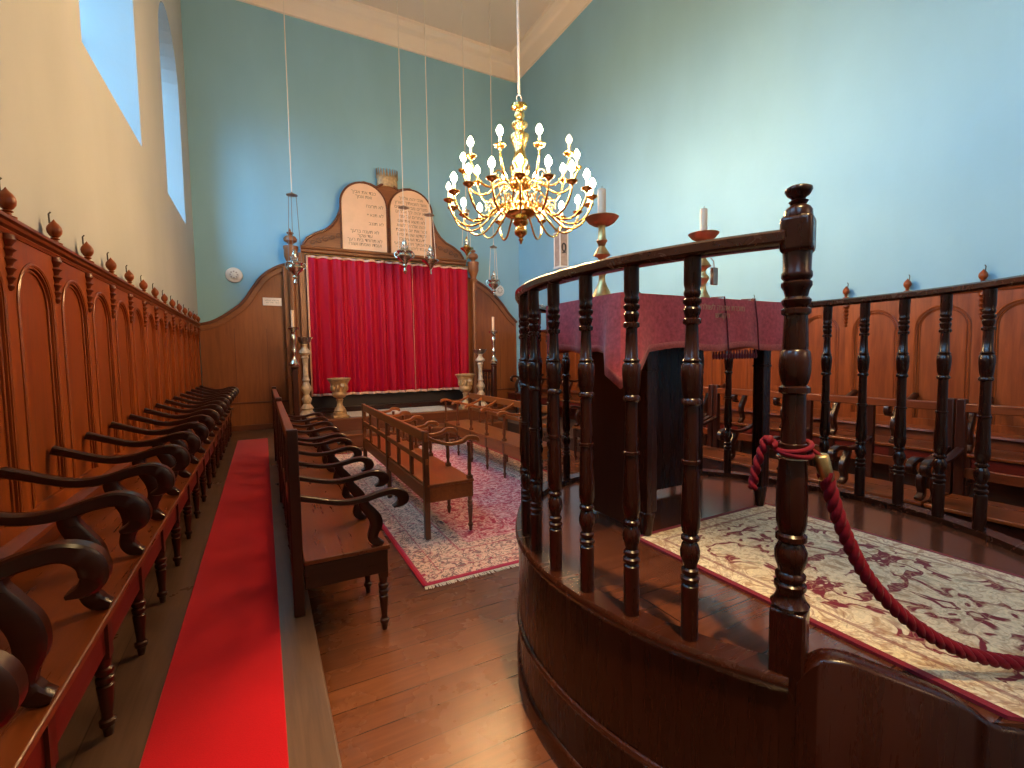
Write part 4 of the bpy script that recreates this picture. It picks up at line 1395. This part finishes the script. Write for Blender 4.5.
# little balustrades closing the ark platform, each with a newel that carries a candlestick
def side_fence(label, x, y0, y1, ztop, nsp):
    t = thing('low_balustrade', label, 'balustrade', (x, y0, PZ))
    h = ztop - PZ
    MB().box(-.045, .045, -.045, .045, 0, h).build('newel', 'wood_dark_z', t, bevel=.01)
    MB().lathe([(.05, h), (.065, h + .01), (.065, h + .03), (.05, h + .04)], 0, 0, 18).build('newel_cap', 'wood_dark_z', t, smooth=40)
    L = y1 - y0
    MB().box(-.035, .035, .046, L, h - .14, h - .09).build('handrail', 'wood_dark', t, bevel=.012)
    MB().box(-.03, .03, .046, L, .02, .06).build('lower_rail', 'wood_dark', t, bevel=.005)
    s_ = None
    for k in range(nsp):
        y = .11 + (L - .16) * k / max(1, nsp - 1)
        if s_ is None:
            s_ = MB().lathe(turned_post(.06, h - .14, .026, SPINDLE), 0, 0, 12).build('spindle', 'wood_dark_z', t, smooth=40, loc=(0, y, 0))
        else:
            share(s_, 'spindle', t, (0, y, 0))
    return h
side_fence('dark turned balustrade at the left end of the ark step', .47, 8.62, 9.30, 1.325, 5)
side_fence('dark turned balustrade at the right end of the ark step', 4.145, 8.56, 9.25, 1.30, 5)
SC_ = [(.075, 0), (.075, .03), (.085, .05), (.05, .10), (.03, .14), (.028, .20), (.045, .24), (.03, .28), (.025, .34), (.035, .42), (.045, .50), (.03, .54), (.05, .57), (.035, .60), (.045, .62)]
SP_ = [(.03, .60), (.085, .615), (.09, .65), (.08, .655), (.05, .635), (.02, .635)]
for (x, y, z, lab, side) in ((.47, 8.62, 1.366, 'silver candlestick on the newel of the left balustrade by the ark', 'left'), (4.145, 8.56, 1.341, 'silver candlestick on the newel of the right balustrade by the ark', 'right')):
    candlestick('newel_candlestick', lab, (x, y, z), SC_, 'silver', SP_)
    candle('white candle in the silver candlestick on the %s balustrade' % side, (x, y, z + .637), .026, .30)
# clean-up of fence against bench ends is not needed: they stand 2 m apart

# ------------------------------------------------------------------ hanging lamps
def hang_lamp(label, x, y, zcap, zbody, k, kind, mat='silver'):
    """cord from the ceiling to a cap, three chains to a lathe-turned body with a glass cup"""
    t = thing('hanging_lamp', label, 'hanging lamp', (x, y, zbody))
    MB().tube([(0, 0, zcap + .03 - zbody), (0, 0, ZT - zbody - .002)], .007, 6).build('cord', 'cord_white', t)
    MB().lathe([(.012, zcap - .01 - zbody), (.09 * k, zcap - zbody), (.085 * k, zcap + .012 - zbody), (.03 * k, zcap + .035 - zbody), (.01, zcap + .05 - zbody)], 0, 0, 16).build('cap', 'pewter', t, smooth=45)
    for q in range(3):
        a_ = 2 * pi * q / 3 + .3
        MB().tube([(.07 * k * cos(a_), .07 * k * sin(a_), zcap - zbody), (.12 * k * cos(a_), .12 * k * sin(a_), .02)], .005, 5).build('chain', 'chain_dark' if kind == 0 else 'cord_white', t)
    B1 = [(.0, -.36), (.02, -.34), (.035, -.31), (.02, -.28), (.018, -.25), (.05, -.22), (.03, -.19), (.06, -.15), (.12, -.10), (.135, -.06), (.11, -.02), (.12, .01), (.14, .02), (.13, .035), (.08, .03)]
    B2 = [(.0, -.30), (.02, -.27), (.012, -.22), (.03, -.18), (.05, -.14), (.10, -.09), (.155, -.05), (.16, -.03), (.12, -.02), (.07, 0), (.08, .02), (.07, .03)]
    body = B1 if kind != 1 else B2
    bo = MB().lathe([(r_ * k, z_ * k) for r_, z_ in body], 0, 0, 22).build('body', mat, t, smooth=45)
    if kind != 1:
        m2 = MB()
        for q in range(3):
            a_ = 2 * pi * q / 3 + .3
            pts = spline([(.10 * k, -.08 * k), (.17 * k, -.05 * k), (.19 * k, .0), (.16 * k, .03 * k), (.13 * k, .015 * k)], 5)
            m2.tube([(u * cos(a_), u * sin(a_), z_) for u, z_ in pts], .010 * k, 6)
        m2.build('scroll_bracket', mat, bo, smooth=60)
    MB().lathe([(.0, .0), (.05 * k, .015 * k), (.065 * k, .06 * k), (.07 * k, .13 * k), (.064 * k, .13 * k), (.058 * k, .06 * k), (.0, .03 * k)], 0, 0, 18).build('glass_cup', 'cup_glass', t, smooth=45)
    MB().lathe([(.0, .125 * k), (.035 * k, .13 * k), (.045 * k, .16 * k), (.03 * k, .20 * k), (.015 * k, .24 * k), (.0, .25 * k)], 0, 0, 14).build('lid_knob', mat, t, smooth=45)
hang_lamp('silver hanging oil lamp in front of the left ark column', .525, 8.40, 4.11, 3.02, .95, 0)
hang_lamp('silver hanging oil lamp with scrolls in front of the right tablet', 2.33, 8.40, 4.15, 3.36, 1.05, 2)
hang_lamp('plain silver hanging lamp with shallow bowl beside the right tablet', 2.81, 8.40, 4.08, 3.30, 1.0, 1)
hang_lamp('gilded hanging lamp at the right shoulder of the ark, below the chandelier', 3.54, 8.40, 4.25, 3.58, .8, 1, 'brass')
hang_lamp('silver hanging lamp in front of the blue wall right of the ark', 4.105, 8.40, 3.62, 2.96, .85, 2)

# ------------------------------------------------------------------ chandelier
def chandelier(label, cx, cy, z_off=0.0):
    t = thing('brass_chandelier', label, 'chandelier', (cx, cy, 2.65 + z_off))
    z0 = -2.65
    body = [(.0, 2.64), (.012, 2.655), (.016, 2.675), (.028, 2.69), (.016, 2.705), (.03, 2.72), (.062, 2.745), (.068, 2.775), (.05, 2.80), (.045, 2.82), (.075, 2.85), (.082, 2.87), (.06, 2.90), (.10, 2.915), (.15, 2.93), (.165, 2.955), (.155, 2.985), (.11, 3.005), (.07, 3.02), (.085, 3.05), (.075, 3.08), (.05, 3.12), (.045, 3.18), (.09, 3.21), (.105, 3.24), (.10, 3.27), (.06, 3.30), (.045, 3.35), (.05, 3.42), (.075, 3.46), (.08, 3.50), (.06, 3.54), (.055, 3.60), (.075, 3.66), (.10, 3.70), (.10, 3.73), (.06, 3.755), (.045, 3.77), (.055, 3.80), (.085, 3.83), (.085, 3.85), (.05, 3.875), (.035, 3.89), (.055, 3.92), (.055, 3.95), (.03, 3.97), (.04, 3.985), (.082, 4.005), (.082, 4.03), (.04, 4.05), (.02, 4.06), (.0, 4.062)]
    MB().lathe([(r_, z_ + z0) for r_, z_ in body], 0, 0, 28).build('turned_body', 'brass', t, smooth=45)
    mb = MB().tube([(.028 * cos(a_ * pi / 8), 0, 4.095 + z0 + .04 * sin(a_ * pi / 8)) for a_ in range(16)], .008, 6, closed=True)
    mb.tube([(0, 0, 4.13 + z0), (0, 0, ZT - 2.65 - z_off - .002)], .013, 8)
    mb.build('hanging_rod', 'cord_white', t, smooth=50)
    def arms(n, path, zp, Rr, phase, off):
        pth = spline(path, 6)
        a0 = None
        for k in range(n):
            ang = phase + 2 * pi * k / n
            if a0 is None:
                mb = MB().tube([(u, 0, z_ + z0) for u, z_ in pth], .0115, 8)
                # scroll and leaf on the arm
                sc_ = [(path[2][0] + .055 * cos(a_) * (1 - a_ / 12), 0, path[2][1] + .06 + .055 * sin(a_) * (1 - a_ / 12) + z0) for a_ in [i * .35 for i in range(20)]]
                mb.tube(sc_, .007, 6)
                a0 = arm_ = mb.build('arm', 'brass', t, smooth=50)
                dp = MB().lathe([(.010, zp - .035 + z0), (.018, zp - .02 + z0), (.03, zp - .012 + z0), (.052, zp + z0), (.056, zp + .012 + z0), (.05, zp + .012 + z0), (.02, zp + .004 + z0), (.016, zp + .03 + z0)], Rr, 0, 18).build('drip_pan', 'brass', arm_, smooth=45)
                tb = MB().lathe([(.013, zp + .004 + z0), (.013, zp + .095 + z0), (.011, zp + .10 + z0)], Rr, 0, 12).build('candle_tube', 'candle_tube', arm_, smooth=45)
                BL = [(.010, 0), (.017, .012), (.023, .03), (.023, .045), (.016, .066), (.007, .084), (.0, .092)]
                mbb = MB().lathe([(r_ * 1.3, zp + .098 + z_ + z0) for r_, z_ in BL], Rr, 0, 14)
                lit = mbb.build('bulb', 'bulb_lit', arm_, smooth=60)
                unl = mbb.build('bulb', 'bulb_off_glow', None, smooth=60)
                unl.parent = arm_
                first_unl = unl
                if 0 in off:
                    bpy.data.objects.remove(lit); lit = None
                else:
                    first_unl_mesh = unl.data
                    bpy.data.objects.remove(unl)
                off_mesh = first_unl_mesh if 0 not in off else first_unl.data
                arm_.rotation_euler = (0, 0, ang)
            else:
                arm_ = share(a0, 'arm', t, (0, 0, 0), ang)
                share(dp, 'drip_pan', arm_, (0, 0, 0))
                share(tb, 'candle_tube', arm_, (0, 0, 0))
                b_ = share(lit, 'bulb', arm_, (0, 0, 0))
                if k in off:
                    b_.data = off_mesh
                    b_['label'] = 'unlit bulb'
    view = math.atan2(-cy, -cx)
    arms(18, [(.10, 2.96), (.19, 3.02), (.31, 2.95), (.44, 2.84), (.56, 2.82), (.66, 2.88), (.715, 2.97), (.73, 3.04)], 3.06, .73, view, {13, 14})
    arms(10, [(.09, 3.20), (.16, 3.26), (.25, 3.23), (.35, 3.16), (.46, 3.17), (.54, 3.26), (.575, 3.34), (.58, 3.38)], 3.395, .58, view + pi / 10, {1})
    return t
chandelier('large two-tier brass chandelier with lit candle bulbs hanging before the ark', 2.41, 4.28)

# wall lantern between chandelier and railing
wl = thing('wall_lantern', 'arched pale wall lantern with dark emblem on the long blue wall', 'lantern', (XR - .003, 7.86, 3.25))
MB().box(-.20, -.02, -.10, .10, 0, .64).build('case', 'lantern_case', wl, bevel=.012)
mb = MB()
for k in range(9): pass
prof = [(.095 * cos(pi - pi * k / 12), .13 * sin(pi * k / 12)) for k in range(13)]
mb.prism([(-.11 + p[0], .66 + p[1]) for p in prof], -.10, .10, lambda a_, b_, d: (a_, d, b_))
mb.build('dome', 'pewter', wl, smooth=40, bevel=.006)
MB().lathe([(.03, .77), (.04, .79), (.018, .82), (.013, .87), (.018, .89), (.0, .93)], -.11, 0, 12).build('finial', 'pewter', wl, smooth=50)
mb = MB()
for yy in (-.102, .102):
    mb.box(-.212, -.19, yy - .010, yy + .010, -.02, .66)
    mb.box(-.03, -.008, yy - .010, yy + .010, -.02, .66)
mb.box(-.22, -.004, -.12, .12, -.04, -.002); mb.box(-.22, -.004, -.12, .12, .64, .665)
mb.build('frame', 'white_plastic', wl, bevel=.004)
mb = MB()
mb.tube([(-.11 + .042 * cos(a_ * pi / 10), -.104, .36 + .075 * sin(a_ * pi / 10)) for a_ in range(20)], .015, 6, closed=True)
mb.tube([(-.15, -.104, .25), (-.07, -.104, .27)], .012, 6)
mb.build('emblem', 'iron', wl)

# ------------------------------------------------------------------ light
w = bpy.data.worlds.new('World')
SC.world = w
w.use_nodes = True
bg = w.node_tree.nodes['Background']
_wt = w.node_tree
_tc = _wt.nodes.new('ShaderNodeTexCoord')
_sx = _wt.nodes.new('ShaderNodeSeparateXYZ')
_wt.links.new(_tc.outputs['Generated'], _sx.inputs[0])
_mr = _wt.nodes.new('ShaderNodeMapRange')
_wt.links.new(_sx.outputs[2], _mr.inputs['Value'])
_mr.inputs['From Min'].default_value = -1.0
_mr.inputs['From Max'].default_value = 1.0
# ground and houses below the skyline, sky above
_wt.links.new(ramp(_wt, _mr.outputs[0], [(0.0, (0.05, 0.06, 0.06)), (0.47, (0.07, 0.09, 0.10)), (0.53, (0.28, 0.62, 0.98)), (1.0, (0.33, 0.74, 1.18))]), bg.inputs['Color'])
bg.inputs['Strength'].default_value = 15.0
for i, (y0, y1) in enumerate(wins):
    l = bpy.data.lights.new('daylight_portal', 'AREA')
    l.shape = 'RECTANGLE'
    l.size = 2.75; l.size_y = y1 - y0
    l.cycles.is_portal = True
    o = bpy.data.objects.new('daylight_portal', l); COL.objects.link(o)
    o.location = (XL - WT - .03, (y0 + y1) / 2, 3.6 + 1.37)
    o.rotation_euler = (0, R(-90), 0)

def lamp(name, loc, power, color, size):
    l = bpy.data.lights.new(name, 'POINT')
    l.energy = power; l.color = color; l.shadow_soft_size = size
    o = bpy.data.objects.new(name, l); COL.objects.link(o); o.location = loc
    return o
# warm fill light added behind the viewer, unseen and without a fixture
lamp('rear_fill_light', (2.6, -2.3, 3.4), 90, (1.0, 0.66, 0.38), .5)

l = bpy.data.lights.new('entrance_downlight', 'SPOT')
l.energy = 2900; l.color = (1.0, 0.70, 0.32); l.shadow_soft_size = .10
l.spot_size = R(23); l.spot_blend = 1.0
o = bpy.data.objects.new('entrance_downlight', l); COL.objects.link(o)
o.location = (.55, -.9, 7.2)
o.rotation_euler = (Vector((.55, -.9, 7.2)) - Vector((.60, 1.25, 0))).to_track_quat('Z', 'Y').to_euler()

# bright overcast sky low in one direction: a very soft sun through the high windows
l = bpy.data.lights.new('bright_sky', 'SUN')
l.energy = 3.6; l.color = (.36, .74, 1.0); l.angle = R(32)
o = bpy.data.objects.new('bright_sky', l); COL.objects.link(o)
o.location = (-6, -4, 10)
o.rotation_euler = Vector((-.47, -1.0, .52)).to_track_quat('Z', 'Y').to_euler()

# ------------------------------------------------------------------ camera
cam = bpy.data.cameras.new('Camera')
cam.sensor_width = 36.0
cam.lens = 466.92 / 1024 * 36
cam.clip_start = .02
co = bpy.data.objects.new('Camera', cam); COL.objects.link(co)
ex = Vector((0.88212, -0.04220, 0.46910)); 
v1 = Vector((262.5 - 512, 359 - 384, 466.92)).normalized()
v2 = Vector((1390 - 512, 342 - 384, 466.92)).normalized()
up = -(v1.cross(v2)) if (v1.cross(v2)).y > 0 else v1.cross(v2)
M = Matrix((v2, v1, up.normalized()))
rot = Matrix((M.col[0], -M.col[1], -M.col[2])).transposed()
co.matrix_world = Matrix.Translation((0, 0, 1.5)) @ rot.to_4x4()
SC.camera = co

GROUPS = {'hanging_lamp': 'hanging lamps in front of the ark', 'aisle_bench': 'open-back benches along the aisles', 'slatted_back_bench': 'low benches on the Persian rug',
          'wall_bench': 'long benches along the side walls', 'wall_panelling': 'arched panelling along the side walls', 'curved_panelling': 'curved panelling beside the ark',
          'garden_urn': 'stone urns on the ark step', 'floor_candlestick': 'tall floor candlesticks beside the curtain', 'newel_candlestick': 'silver candlesticks on the balustrades',
          'candlestick': 'brass candlesticks on the reading table', 'candle': 'candles in candlesticks', 'low_balustrade': 'balustrades at the ends of the ark step', 'smoke_detector': 'detectors on the blue end wall'}
for o in list(SC.objects):
    if o.parent is None and o.get('category') and o.name.split('.')[0] in GROUPS:
        o['group'] = GROUPS[o.name.split('.')[0]]

SC.view_settings.view_transform = 'Standard'
SC.view_settings.look = 'None'
SC.view_settings.gamma = 1.0
SC.view_settings.use_curve_mapping = False
SC.view_settings.exposure = 0.0
SC.cycles.use_denoising = True
SC.cycles.max_bounces = 6
SC.cycles.diffuse_bounces = 4
SC.cycles.glossy_bounces = 3
SC.cycles.transmission_bounces = 4
SC.cycles.transparent_max_bounces = 6
SC.cycles.caustics_reflective = False
SC.cycles.caustics_refractive = False
SC.cycles.sample_clamp_indirect = 6.0
